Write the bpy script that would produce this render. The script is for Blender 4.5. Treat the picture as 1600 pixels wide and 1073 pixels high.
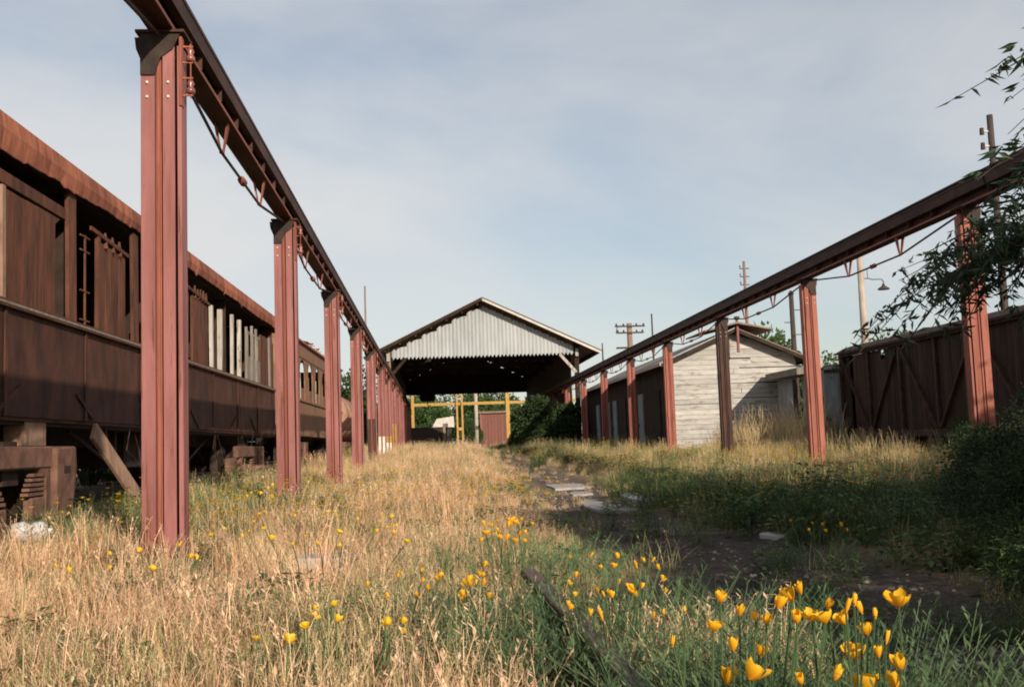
import bpy, math, random
from mathutils import Vector, Matrix, Euler
R = random.Random(7)
for o in list(bpy.data.objects): bpy.data.objects.remove(o)
sc = bpy.context.scene
COL = sc.collection
rad = math.radians

# ------------------------------------------------------------------ camera
HC = 0.75
F_PX, YAW, PITCH, ROLL = 1658.4, 0.0764, 0.09412, -0.03482
fwd = Vector((math.sin(YAW)*math.cos(PITCH), math.cos(YAW)*math.cos(PITCH), math.sin(PITCH)))
rgt = Vector((math.cos(YAW), -math.sin(YAW), 0)); upv = rgt.cross(fwd)
rgt, upv = math.cos(ROLL)*rgt+math.sin(ROLL)*upv, -math.sin(ROLL)*rgt+math.cos(ROLL)*upv
cam = bpy.data.cameras.new('camera'); camo = bpy.data.objects.new('camera', cam); COL.objects.link(camo)
camo.matrix_world = Matrix(((rgt.x, upv.x, -fwd.x, 0), (rgt.y, upv.y, -fwd.y, 0), (rgt.z, upv.z, -fwd.z, HC), (0, 0, 0, 1)))
cam.sensor_fit = 'HORIZONTAL'; cam.sensor_width = 36; cam.lens = F_PX/1600*36
cam.clip_start = .05; cam.clip_end = 3000
sc.camera = camo
def ray(px, py): return fwd + (px-800)/F_PX*rgt - (py-536.5)/F_PX*upv
def aty(px, py, Y): d = ray(px, py); return d*(Y/d.y)+Vector((0, 0, HC))
def atz(px, py, z): d = ray(px, py); return d*((z-HC)/d.z)+Vector((0, 0, HC))

# ------------------------------------------------------------------ light
SUN = Vector((1, -2.5, 1.0)).normalized()
w = bpy.data.worlds.new('World'); sc.world = w; w.use_nodes = True
nt = w.node_tree; N = nt.nodes; L = nt.links
for n in list(N): N.remove(n)
out = N.new('ShaderNodeOutputWorld'); bg = N.new('ShaderNodeBackground')
sky = N.new('ShaderNodeTexSky'); sky.sky_type = 'NISHITA'; sky.sun_disc = False
sky.sun_elevation = math.asin(SUN.z); sky.sun_rotation = math.atan2(SUN.x, SUN.y)
sky.air_density = 1.0; sky.dust_density = 1.0; sky.ozone_density = 1.0
tc = N.new('ShaderNodeTexCoord')
mp = N.new('ShaderNodeMapping'); mp.inputs['Scale'].default_value = (1.0, 1.0, 2.6); mp.inputs['Location'].default_value = (2.6, 3.4, 4.6); mp.inputs['Rotation'].default_value = (.12, -.25, .3)
nz = N.new('ShaderNodeTexNoise'); nz.inputs['Scale'].default_value = 1.5; nz.inputs['Detail'].default_value = 6; nz.inputs['Roughness'].default_value = .54; nz.inputs['Distortion'].default_value = .35
cr = N.new('ShaderNodeValToRGB'); cr.color_ramp.elements[0].position = .33; cr.color_ramp.elements[1].position = .62
cr.color_ramp.elements[0].color = (.32, .32, .32, 1); cr.color_ramp.elements[1].color = (.96, .96, .96, 1)
mix = N.new('ShaderNodeMixRGB'); mix.inputs[2].default_value = (6.9, 6.85, 6.75, 1)
L.new(tc.outputs['Generated'], mp.inputs['Vector']); L.new(mp.outputs[0], nz.inputs['Vector']); L.new(nz.outputs['Fac'], cr.inputs[0])
sx = N.new('ShaderNodeSeparateXYZ'); L.new(tc.outputs['Generated'], sx.inputs[0])
thin = N.new('ShaderNodeMapRange'); thin.inputs[1].default_value = 0; thin.inputs[2].default_value = 1; thin.inputs[3].default_value = 1.08; thin.inputs[4].default_value = .35; L.new(sx.outputs['Z'], thin.inputs[0])
mth = N.new('ShaderNodeMath'); mth.operation = 'MULTIPLY'; mth.use_clamp = True; L.new(cr.outputs[0], mth.inputs[0]); L.new(thin.outputs[0], mth.inputs[1])
L.new(mth.outputs[0], mix.inputs[0]); L.new(sky.outputs[0], mix.inputs[1]); L.new(mix.outputs[0], bg.inputs[0])
bg.inputs[1].default_value = 0.10
L.new(bg.outputs[0], out.inputs[0])
sl = bpy.data.lights.new('sun', 'SUN'); sl.energy = 5.0; sl.angle = rad(.55); sl.color = (1, .87, .70)
so = bpy.data.objects.new('sun', sl); COL.objects.link(so); so.rotation_euler = SUN.to_track_quat('Z', 'Y').to_euler(); so.location = (20, -40, 30)
vs = sc.view_settings; vs.view_transform = 'Standard'; vs.look = 'None'; vs.gamma = 1; vs.exposure = 0.14; vs.use_curve_mapping = False
sc.render.engine = 'CYCLES'; sc.cycles.filter_width = 1.9

# ------------------------------------------------------------------ noise / terrain
def _h(i, j, s=0):
    n = (i*374761393 + j*668265263 + s*974634777) & 0xffffffff
    n = ((n ^ (n >> 13))*1274126177) & 0xffffffff
    return ((n ^ (n >> 16)) & 0xffff)/65535.
def vn(x, y, s=0):
    i, j = math.floor(x), math.floor(y); u, v = x-i, y-j
    u = u*u*(3-2*u); v = v*v*(3-2*v)
    a = _h(i, j, s)*(1-u)+_h(i+1, j, s)*u; b = _h(i, j+1, s)*(1-u)+_h(i+1, j+1, s)*u
    return a*(1-v)+b*v
def sst(a, b, x): t = min(1, max(0, (x-a)/(b-a))); return t*t*(3-2*t)
def pathx(y): return 1.8+.03*(y-6)+.18*math.sin(y*.35)
def path_d(x, y): return abs(x-pathx(y))/(.5+.3*(1-sst(8, 13, y))+.08*math.sin(y*1.3)+.14*vn(x*2, y*2, 3))
def ter(x, y):
    z = .5*sst(9, 58, y)+.05*(vn(x*.6, y*.6, 1)-.5)+.03*(vn(x*1.7, y*1.7, 2)-.5)
    if 2 < y < 60: z -= .06*(1-sst(.7, 1.3, path_d(x, y)))
    return z

# ------------------------------------------------------------------ materials
MATS = {}
def nmat(name):
    m = bpy.data.materials.new(name); m.use_nodes = True; MATS[name] = m
    n = m.node_tree.nodes; b = n['Principled BSDF']; return m, n, m.node_tree.links, b
def lin(c): return tuple(c)+(1,)
def mott(name, c0, c1, sc_=4, st=(1, 1, 1), rough=.8, bump=.3, rnd=.25, chip=None, chs=9, cht=.62, chst=(1, 1, 1), world=False, metal=0, spec=.3):
    m, n, l, b = nmat(name)
    t = n.new('ShaderNodeNewGeometry') if world else n.new('ShaderNodeTexCoord')
    src = t.outputs['Position'] if world else t.outputs['Object']
    oi = n.new('ShaderNodeObjectInfo')
    ad = n.new('ShaderNodeVectorMath'); ad.operation = 'ADD'; l.new(src, ad.inputs[0])
    ml = n.new('ShaderNodeMath'); ml.operation = 'MULTIPLY'; ml.inputs[1].default_value = 37.; l.new(oi.outputs['Random'], ml.inputs[0]); l.new(ml.outputs[0], ad.inputs[1])
    ma = n.new('ShaderNodeMapping'); ma.inputs['Scale'].default_value = st; l.new(ad.outputs[0], ma.inputs[0])
    nz = n.new('ShaderNodeTexNoise'); nz.inputs['Scale'].default_value = sc_; nz.inputs['Detail'].default_value = 8; nz.inputs['Roughness'].default_value = .65; l.new(ma.outputs[0], nz.inputs['Vector'])
    r = n.new('ShaderNodeValToRGB'); r.color_ramp.elements[0].position = .36; r.color_ramp.elements[1].position = .66
    r.color_ramp.elements[0].color = lin(c0); r.color_ramp.elements[1].color = lin(c1); l.new(nz.outputs['Fac'], r.inputs[0])
    colr = r.outputs[0]
    if chip:
        m2 = n.new('ShaderNodeMapping'); m2.inputs['Scale'].default_value = chst; l.new(ad.outputs[0], m2.inputs[0])
        n2 = n.new('ShaderNodeTexNoise'); n2.inputs['Scale'].default_value = chs; n2.inputs['Detail'].default_value = 9; n2.inputs['Roughness'].default_value = .7; l.new(m2.outputs[0], n2.inputs['Vector'])
        r2 = n.new('ShaderNodeValToRGB'); r2.color_ramp.elements[0].position = cht; r2.color_ramp.elements[1].position = cht+.07; l.new(n2.outputs['Fac'], r2.inputs[0])
        mx = n.new('ShaderNodeMixRGB'); mx.inputs[2].default_value = lin(chip); l.new(r2.outputs[0], mx.inputs[0]); l.new(colr, mx.inputs[1]); colr = mx.outputs[0]
    hs = n.new('ShaderNodeHueSaturation'); mr = n.new('ShaderNodeMapRange'); mr.inputs[3].default_value = 1-rnd; mr.inputs[4].default_value = 1+rnd
    l.new(oi.outputs['Random'], mr.inputs[0]); l.new(mr.outputs[0], hs.inputs['Value']); l.new(colr, hs.inputs['Color'])
    l.new(hs.outputs[0], b.inputs['Base Color'])
    b.inputs['Roughness'].default_value = rough; b.inputs['Metallic'].default_value = metal; b.inputs['Specular IOR Level'].default_value = spec
    if bump:
        bp = n.new('ShaderNodeBump'); bp.inputs['Strength'].default_value = bump; bp.inputs['Distance'].default_value = .02; l.new(nz.outputs['Fac'], bp.inputs['Height']); l.new(bp.outputs[0], b.inputs['Normal'])
    return m
mott('paint_red', (.20, .074, .066), (.325, .134, .127), 1.7, (3, 3, .4), .62, .12, .07, chip=(.14, .046, .03), chs=2.6, cht=.555, chst=(5, 5, .35))
mott('paint_rust', (.22, .07, .05), (.33, .115, .085), 2.2, (3, 3, .45), .7, .15, .12, chip=(.12, .04, .025), chs=3.0, cht=.58, chst=(4, 4, .4))
mott('rust_rib', (.19, .06, .038), (.33, .11, .075), 3, (4, 4, .5), .8, .3, .12)
mott('paint_yellow', (.30, .17, .04), (.43, .27, .07), 5, (1, 1, 1), .6, .2, .1, chip=(.25, .09, .05), cht=.64)
mott('paint_white', (.55, .5, .44), (.72, .68, .62), 5, (1, 1, 1), .7, .2, .1, chip=(.25, .12, .08), cht=.66)
mott('burnt_steel', (.03, .017, .013), (.09, .04, .03), 3, (4, 4, .6), .75, .2, .1)
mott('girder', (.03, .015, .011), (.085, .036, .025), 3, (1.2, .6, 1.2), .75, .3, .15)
mott('girder_lit_edge', (.19, .065, .045), (.32, .11, .08), 3, (1, .5, 1), .7, .2, .1)
mott('rust_roof', (.19, .062, .036), (.40, .14, .08), 2.6, (1, 2.2, .8), .85, .35, .24, chip=(.46, .31, .20), chs=1.7, cht=.63, chst=(1, 2, .5))
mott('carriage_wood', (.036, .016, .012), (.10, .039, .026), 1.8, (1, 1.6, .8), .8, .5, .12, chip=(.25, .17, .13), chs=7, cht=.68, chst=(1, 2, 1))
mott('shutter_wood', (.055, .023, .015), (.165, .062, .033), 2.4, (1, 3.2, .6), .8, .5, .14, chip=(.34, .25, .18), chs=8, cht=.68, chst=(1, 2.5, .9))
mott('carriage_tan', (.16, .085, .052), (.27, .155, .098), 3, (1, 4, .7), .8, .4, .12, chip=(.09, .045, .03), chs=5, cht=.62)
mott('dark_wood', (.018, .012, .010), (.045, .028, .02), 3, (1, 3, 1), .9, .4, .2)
mott('weathered_white', (.30, .27, .24), (.50, .47, .43), 3, (3, 3, .5), .75, .4, .12, chip=(.16, .10, .07), chs=4, cht=.55, chst=(3, 3, .6))
mott('grey_board', (.17, .15, .13), (.3, .27, .23), 4, (3, 3, .5), .85, .5, .15)
mott('cast_rust', (.09, .046, .033), (.20, .105, .076), 5, (1, 1, 1), .85, .6, .15, chip=(.36, .22, .16), chs=8, cht=.66)
mott('wheel_iron', (.02, .012, .01), (.05, .03, .022), 5, (1, 1, 1), .7, .3, .1)
mott('old_plank', (.20, .12, .085), (.33, .21, .15), 5, (2, 2, .6), .85, .5, .1)
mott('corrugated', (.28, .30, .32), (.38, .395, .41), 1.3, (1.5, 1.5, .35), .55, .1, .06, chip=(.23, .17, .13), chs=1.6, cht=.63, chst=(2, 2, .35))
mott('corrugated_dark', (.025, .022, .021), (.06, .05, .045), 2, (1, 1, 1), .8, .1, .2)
mott('roof_iron', (.14, .10, .08), (.24, .17, .13), 2, (1, 1, 1), .8, .2, .15)
mott('fascia_white', (.42, .39, .36), (.54, .51, .47), 3, (1, 1, 1), .7, .2, .05)
mott('shed_white', (.31, .30, .285), (.45, .435, .41), 1.6, (.8, 1, 2), .8, .45, .10, chip=(.20, .15, .115), chs=2.6, cht=.555, chst=(.7, 1, 3.5))
mott('door_blue', (.16, .18, .20), (.26, .28, .30), 3, (2, 2, .5), .8, .3, .15)
mott('sheet_grey', (.24, .255, .265), (.38, .39, .39), 3, (2, 2, .4), .7, .2, .12, chip=(.16, .10, .07), chs=3, cht=.63)
mott('wagon_wood', (.018, .011, .008), (.058, .028, .019), 3, (1, 4, .5), .85, .5, .4)
mott('wagon_iron', (.03, .016, .012), (.08, .038, .026), 4, (1, 1, 1), .8, .4, .2)
mott('tank_rust', (.25, .12, .07), (.36, .22, .15), 2, (1, 1, .6), .75, .3, .05, chip=(.36, .36, .33), chs=1.4, cht=.56)
mott('pole_wood', (.16, .105, .08), (.27, .185, .145), 4, (3, 3, .3), .85, .4, .1)
mott('pole_dark', (.04, .03, .028), (.08, .06, .052), 4, (3, 3, .3), .85, .4, .1)
mott('pole_concrete', (.30, .25, .21), (.42, .36, .31), 3, (1, 1, .5), .85, .3, .05)
mott('insulator', (.16, .05, .04), (.30, .10, .08), 6, (1, 1, 1), .3, .05, .1, spec=.6)
mott('galv', (.55, .54, .5), (.72, .7, .66), 6, (1, 1, 1), .5, .1, .05)
mott('concrete', (.30, .27, .25), (.44, .41, .38), 5, (1, 1, 1), .9, .6, .12, chip=(.22, .19, .17), chs=14, cht=.58)
mott('rock', (.26, .22, .19), (.42, .38, .34), 6, (1, 1, 1), .9, .8, .15)
mott('rail_rust', (.06, .034, .028), (.14, .085, .065), 9, (1, 1, 1), .6, .5, .05, chip=(.33, .24, .18), chs=16, cht=.64)
mott('plastic_white', (.42, .43, .45), (.55, .56, .58), 6, (1, 1, 1), .5, .3, .05)
mott('red_shed', (.13, .055, .045), (.2, .085, .066), 3, (6, 1, .5), .85, .3, .1)
mott('bark', (.045, .034, .027), (.10, .078, .06), 8, (2, 2, .4), .9, .7, .1)
mott('path_soil', (.13, .10, .082), (.21, .165, .135), 3, (1, 1, 1), .95, .5, 0)

def leafmat(name, cols, trans=.35, rough=.6, rv=.25):
    m, n, l, b = nmat(name)
    at = n.new('ShaderNodeAttribute'); at.attribute_name = 'tint'
    r = n.new('ShaderNodeValToRGB'); e = r.color_ramp.elements
    while len(e) < len(cols): e.new(.5)
    for i, c in enumerate(cols): e[i].position = i/(len(cols)-1); e[i].color = lin(c)
    l.new(at.outputs['Fac'], r.inputs[0])
    oi = n.new('ShaderNodeObjectInfo'); mr = n.new('ShaderNodeMapRange'); mr.inputs[3].default_value = 1-rv; mr.inputs[4].default_value = 1+rv; l.new(oi.outputs['Random'], mr.inputs[0])
    hs = n.new('ShaderNodeHueSaturation'); l.new(mr.outputs[0], hs.inputs['Value']); l.new(r.outputs[0], hs.inputs['Color'])
    b.inputs['Roughness'].default_value = rough; b.inputs['Specular IOR Level'].default_value = .25
    l.new(hs.outputs[0], b.inputs['Base Color'])
    tr = n.new('ShaderNodeBsdfTranslucent'); l.new(hs.outputs[0], tr.inputs[0])
    mx = n.new('ShaderNodeMixShader'); mx.inputs[0].default_value = trans
    l.new(b.outputs[0], mx.inputs[1]); l.new(tr.outputs[0], mx.inputs[2]); l.new(mx.outputs[0], n['Material Output'].inputs[0])
    return m
leafmat('dry_grass', [(.46, .245, .13), (.72, .42, .25), (.82, .54, .345), (.84, .64, .43)], .25)
leafmat('straw', [(.46, .31, .17), (.66, .48, .27), (.76, .58, .35), (.58, .50, .25)], .25)
leafmat('green_grass', [(.15, .165, .06), (.25, .265, .10), (.40, .37, .17), (.58, .47, .26)], .3)
leafmat('poppy_leaf', [(.065, .12, .055), (.11, .185, .085), (.19, .27, .125)], .3)
leafmat('weed_leaf', [(.05, .09, .03), (.09, .145, .045), (.16, .21, .07)], .3)
leafmat('willow_leaf', [(.024, .045, .026), (.04, .068, .036), (.065, .10, .05)], .22)
leafmat('tree_leaf', [(.03, .06, .018), (.055, .10, .03), (.09, .145, .042)], .3)
leafmat('vine_leaf', [(.02, .036, .012), (.035, .06, .02), (.06, .09, .03)], .2)
leafmat('petal', [(.78, .27, .008), (.86, .45, .015), (.90, .56, .035)], .35, .55, .12)
leafmat('petal_yellow', [(.74, .42, .015), (.84, .58, .04)], .3, .5, .1)
leafmat('petal_orange', [(.75, .16, .015), (.8, .3, .02)], .3, .5, .1)

def ground_mat():
    m, n, l, b = nmat('ground_soil')
    g = n.new('ShaderNodeNewGeometry')
    nz = n.new('ShaderNodeTexNoise'); nz.inputs['Scale'].default_value = .7; nz.inputs['Detail'].default_value = 9; nz.inputs['Roughness'].default_value = .7; l.new(g.outputs['Position'], nz.inputs['Vector'])
    n2 = n.new('ShaderNodeTexNoise'); n2.inputs['Scale'].default_value = 14; n2.inputs['Detail'].default_value = 8; n2.inputs['Roughness'].default_value = .75; l.new(g.outputs['Position'], n2.inputs['Vector'])
    r = n.new('ShaderNodeValToRGB'); e = r.color_ramp.elements; e[0].position = .35; e[1].position = .68
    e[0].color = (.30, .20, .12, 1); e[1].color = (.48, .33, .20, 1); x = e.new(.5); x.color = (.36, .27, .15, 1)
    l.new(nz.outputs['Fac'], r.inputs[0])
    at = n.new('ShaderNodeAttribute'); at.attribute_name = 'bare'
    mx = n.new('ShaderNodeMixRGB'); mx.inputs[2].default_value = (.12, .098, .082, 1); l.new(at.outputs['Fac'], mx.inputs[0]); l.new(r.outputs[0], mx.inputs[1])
    mm = n.new('ShaderNodeMixRGB'); mm.blend_type = 'MULTIPLY'; mm.inputs[0].default_value = .7; r2 = n.new('ShaderNodeValToRGB'); r2.color_ramp.elements[0].color = (.35, .33, .3, 1); r2.color_ramp.elements[1].color = (1.3, 1.3, 1.3, 1)
    r2.color_ramp.elements[0].position = .3; r2.color_ramp.elements[1].position = .7
    l.new(n2.outputs['Fac'], r2.inputs[0]); l.new(mx.outputs[0], mm.inputs[1]); l.new(r2.outputs[0], mm.inputs[2])
    l.new(mm.outputs[0], b.inputs['Base Color']); b.inputs['Roughness'].default_value = 1; b.inputs['Specular IOR Level'].default_value = .1
    bp = n.new('ShaderNodeBump'); bp.inputs['Strength'].default_value = .8; bp.inputs['Distance'].default_value = .04; l.new(n2.outputs['Fac'], bp.inputs['Height']); l.new(bp.outputs[0], b.inputs['Normal'])
ground_mat()

# ------------------------------------------------------------------ mesh helpers
def tag(o, label=None, cat=None, group=None, kind=None):
    if label: o['label'] = label
    if cat: o['category'] = cat
    if group: o['group'] = group
    if kind: o['kind'] = kind
    return o
def empty(name, loc=(0, 0, 0), rz=0, label=None, cat=None, group=None):
    o = bpy.data.objects.new(name, None); o.empty_display_size = .2; COL.objects.link(o); o.location = loc; o.rotation_euler = (0, 0, rz)
    return tag(o, label, cat, group)
def kids(o): return [c for c in bpy.data.objects if c.parent == o]
def copy_tree(o, parent=None):
    c = o.copy(); COL.objects.link(c); c.parent = parent
    for ch in list(o.children): copy_tree(ch, c)
    return c
def rebase(t, loc):
    loc = Vector(loc); t.location = loc
    for c in t.children: c.location = c.location-loc
class MB:
    def __init__(s): s.v = []; s.f = []; s.t = []
    def add(s, vs, fs, t=.5):
        b = len(s.v); s.v += [tuple(p) for p in vs]; s.t += [t]*len(vs); s.f += [tuple(b+i for i in f) for f in fs]; return s
    def box(s, x0, x1, y0, y1, z0, z1):
        vs = [(x, y, z) for z in (z0, z1) for y in (y0, y1) for x in (x0, x1)]
        return s.add(vs, [(0, 2, 3, 1), (4, 5, 7, 6), (0, 1, 5, 4), (2, 6, 7, 3), (0, 4, 6, 2), (1, 3, 7, 5)])
    def bar(s, p0, p1, w_, h_, up=(0, 0, 1), w1=None, h1=None):
        p0 = Vector(p0); p1 = Vector(p1); d = (p1-p0).normalized(); u = Vector(up)
        if abs(d.dot(u)) > .95: u = Vector((0, 1, 0)) if abs(d.y) < .9 else Vector((1, 0, 0))
        a = d.cross(u).normalized(); u = a.cross(d); w1 = w_ if w1 is None else w1; h1 = h_ if h1 is None else h1
        vs = [p0-a*w_/2-u*h_/2, p0+a*w_/2-u*h_/2, p0+a*w_/2+u*h_/2, p0-a*w_/2+u*h_/2, p1-a*w1/2-u*h1/2, p1+a*w1/2-u*h1/2, p1+a*w1/2+u*h1/2, p1-a*w1/2+u*h1/2]
        return s.add(vs, [(3, 2, 1, 0), (4, 5, 6, 7), (0, 1, 5, 4), (1, 2, 6, 5), (2, 3, 7, 6), (3, 0, 4, 7)])
    def path(s, pts, rs, n=6, t=.5, cap=True):
        pts = [Vector(p) for p in pts]; rings = []; ref = None
        for i, p in enumerate(pts):
            d = (pts[min(i+1, len(pts)-1)]-pts[max(i-1, 0)])
            d = d.normalized() if d.length > 1e-9 else Vector((0, 0, 1))
            if ref is None: ref = Vector((0, 0, 1)) if abs(d.z) < .9 else Vector((1, 0, 0))
            a = d.cross(ref).normalized(); b = a.cross(d); ref = b
            r = rs[i] if hasattr(rs, '__len__') else rs
            rings.append([p+(a*math.cos(2*math.pi*k/n)+b*math.sin(2*math.pi*k/n))*r for k in range(n)])
        vs = [q for r in rings for q in r]; fs = []
        for i in range(len(pts)-1):
            for k in range(n): fs.append((i*n+k, i*n+(k+1) % n, (i+1)*n+(k+1) % n, (i+1)*n+k))
        if cap: fs.append(tuple(range(n-1, -1, -1))); fs.append(tuple((len(pts)-1)*n+k for k in range(n)))
        return s.add(vs, fs, t)
    def tube(s, p0, p1, r0, r1=None, n=8, t=.5): return s.path([p0, p1], [r0, r0 if r1 is None else r1], n, t)
    def prism(s, poly, a, b, axis='y'):
        n = len(poly)
        def P(u, v, w_): return {'y': (u, w_, v), 'x': (w_, u, v), 'z': (u, v, w_)}[axis]
        vs = [P(u, v, a) for u, v in poly]+[P(u, v, b) for u, v in poly]
        fs = [tuple(range(n)), tuple(range(2*n-1, n-1, -1))]+[(i, n+i, n+(i+1) % n, (i+1) % n) for i in range(n)]
        return s.add(vs, fs)
    def mesh(s, name, mat, smooth=False, fix=True):
        me = bpy.data.meshes.new(name); me.from_pydata(s.v, [], s.f)
        at = me.attributes.new('tint', 'FLOAT', 'POINT'); at.data.foreach_set('value', s.t)
        for m in (mat if isinstance(mat, (list, tuple)) else [mat]): me.materials.append(MATS[m])
        if fix:
            import bmesh
            bm = bmesh.new(); bm.from_mesh(me); bmesh.ops.recalc_face_normals(bm, faces=bm.faces); bm.to_mesh(me); bm.free()
        if smooth: me.polygons.foreach_set('use_smooth', [True]*len(me.polygons))
        me.update(); return me
    def build(s, name, mat, parent=None, smooth=False, fix=True, bevel=0, loc=None):
        o = bpy.data.objects.new(name, s.mesh(name, mat, smooth, fix)); COL.objects.link(o); o.parent = parent
        if loc: o.location = loc
        if bevel:
            b = o.modifiers.new('bevel', 'BEVEL'); b.width = bevel; b.segments = 1; b.limit_method = 'ANGLE'
        return o
def link(name, me, parent=None, loc=(0, 0, 0), rot=(0, 0, 0), scale=(1, 1, 1)):
    o = bpy.data.objects.new(name, me); COL.objects.link(o); o.parent = parent; o.location = loc; o.rotation_euler = rot; o.scale = scale; return o

# ------------------------------------------------------------------ ground
xs = [-900, -400, -180, -90, -50, -30, -20]+[-14+.5*i for i in range(60)]+[17, 20, 26, 36, 60, 110, 200, 420, 900]
ys = [-300, -120, -50, -24, -12]+[-6+.5*i for i in range(140)]+[66, 70, 76, 84, 94, 106, 120, 140, 170, 220, 300, 450, 700, 1100, 1800]
g = MB(); bare = []
for y in ys:
    for x in xs:
        g.v.append((x, y, ter(x, y))); g.t.append(.5)
        b = (1-sst(.75, 1.2, path_d(x, y))) if 3 < y < 58 else 0
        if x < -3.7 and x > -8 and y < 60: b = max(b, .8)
        bare.append(b)
nx = len(xs)
for j in range(len(ys)-1):
    for i in range(nx-1): g.f.append((j*nx+i, j*nx+i+1, (j+1)*nx+i+1, (j+1)*nx+i))
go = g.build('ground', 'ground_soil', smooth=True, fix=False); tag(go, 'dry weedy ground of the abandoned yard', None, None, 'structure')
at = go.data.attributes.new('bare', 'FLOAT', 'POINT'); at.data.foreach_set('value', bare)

# ------------------------------------------------------------------ crane runway
XL, XR, Y1, ZG, BAY = -1.772, 7.04, 7.214, 3.62, 6.0
def column(xc, y, m, label, group, mats=('paint_red', 'rust_rib'), bands=(), rack=True):
    z0 = ter(xc, y)-.12; a, b = mats
    t = empty('steel_column', (xc, y, z0), 0, label, 'column', group); h = ZG-z0
    def X(u, v): return (u, v) if m > 0 else (-v, -u)
    for nm, u, v, d, mt in (('channel', -.165, -.052, .10, a), ('channel', .012, .112, .10, a)):
        p, q = X(u, v)
        # channel: face plates plus inner web
        zc = [0]+[z for bd in bands for z in bd[:2]]+[h]
        for za, zb in zip(zc, zc[1:]):
            mm = next((bd[2] for bd in bands if bd[0] == za), mt)
            c = MB().box(p, q, -d, -d+.014, za, zb).box(p, q, d-.014, d, za, zb).box(*((q-.014, q) if (nm and m > 0 and u < -.1) or (m < 0 and u > -.1) else (p, p+.014)), -d+.014, d-.014, za, zb)
            c.build(nm if mm == mt else 'painted_band', mm, t, bevel=.003)
    p, q = X(-.046, -.002); MB().box(p, q, -.078, .078, 0, h).build('centre_rib', b, t)
    p, q = X(-.034, -.012); MB().box(p, q, -.092, -.079, .0, h).build('rivet_strip', b, t)
    p, q = X(.128, .165); p2, q2 = X(.112, .128)
    MB().box(p, q, -.085, .085, 0, h-.10).box(p2, q2, -.03, .03, 0, h-.1).build('edge_angle', a, t, bevel=.003)
    MB().box(-.20, .20, -.14, .14, h-.02, h-.002).build('cap_plate', 'burnt_steel', t)
    c = MB(); s_ = -m
    c.prism([(-.165*m, h-.31), (-.165*m, h-.02), (.165*m, h-.02), (.10*m, h-.13), (.0, h-.19), (-.05*m, h-.31)], -.116, -.104)
    c.build('shadow_plate', 'wheel_iron', t)  # girder's cast shadow put into the shape and colour of this dark plate
    for ux in (-.11, .062):
        for dz in (.36, .46):
            MB().tube((m*ux, -.098, h-dz), (m*ux, -.116, h-dz), .012, .009, 7).build('bolt', 'galv', t)
    # outer knee bracket
    MB().prism([(-.165*m, h-.02), (-.235*m, h-.02), (-.225*m, h-.10), (-.165*m, h-.22)], -.03, .03).build('knee_bracket', 'burnt_steel', t)
    if rack:
        r_ = MB()
        for k, zz in enumerate((.10, .21, .32, .44)): r_.bar((.165, -.06, h-zz), (.255, -.06, h-zz), .012, .012)
        r_.tube((.235, -.06, h-.46), (.235, -.06, h-.08), .006, n=6); r_.box(.150, .172, -.10, -.03, h-.52, h-.04)
        rk = r_.build('insulator_rack', 'rust_rib', t)
        for zz in (.155, .38):
            i_ = MB().path([(.235, -.06, h-zz-.05), (.235, -.06, h-zz-.045), (.235, -.06, h-zz-.02), (.235, -.06, h-zz), (.235, -.06, h-zz+.02), (.235, -.06, h-zz+.045)], [.018, .036, .036, .020, .032, .018], 10)
            i_.build('insulator', 'insulator', rk, smooth=True)
    t.scale = (.81, .9, 1)
    return t
gl = 'left runway columns beside the carriages'; gr = 'right runway columns'
LL = ['tall red steel column standing beside the bogie of the wrecked carriage', 'tall red steel column with bolts and insulators beside the near wagon window shutters',
      'red steel column beside the carriage side with white window boards', 'red steel column beside the tan carriage with arched windows',
      'red steel column in front of the rusty tank wagon', 'red steel column scorched dark over its lower half',
      'red steel column with a white painted band near its foot', 'red steel column with white and yellow paint at its foot',
      'red steel column with a yellow painted foot beside the shed mouth']
far_l = 'faded red runway column inside the mouth of the big open shed'
for n in range(-1, 13):
    bands = ()
    lab = LL[n+1] if n+1 < len(LL) else far_l
    if n == 4: bands = ((.1, 1.5, 'burnt_steel'),)
    if n == 5: bands = ((.35, .95, 'paint_white'),)
    if n == 6: bands = ((.3, .7, 'paint_white'), (.701, .95, 'paint_yellow'))
    if n == 7: bands = ((.1, 1.5, 'paint_yellow'),)
    column(XL, Y1+BAY*n, 1, lab, gl, bands=bands)
RL = {0: 'red steel runway column standing among the willow-like trees', 1: 'red steel column half hidden by drooping green leaves', 2: 'red steel column beside the end of the dark board wagon',
      3: 'blackened dark steel column in front of the white board shed', 4: 'red steel column at the lit corner of the white board shed', 5: 'red steel column just beyond the corner of the white board shed'}
for n in range(0, 13):
    lab = RL.get(n, 'red steel column beside the shaded long wall of the white shed' if n < 8 else 'faded red runway column on the vine side of the big open shed')
    column(XR, Y1+BAY*n, -1, lab, gr, mats=('burnt_steel', 'burnt_steel') if n == 3 else ('paint_rust', 'rust_rib'), rack=False)
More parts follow.
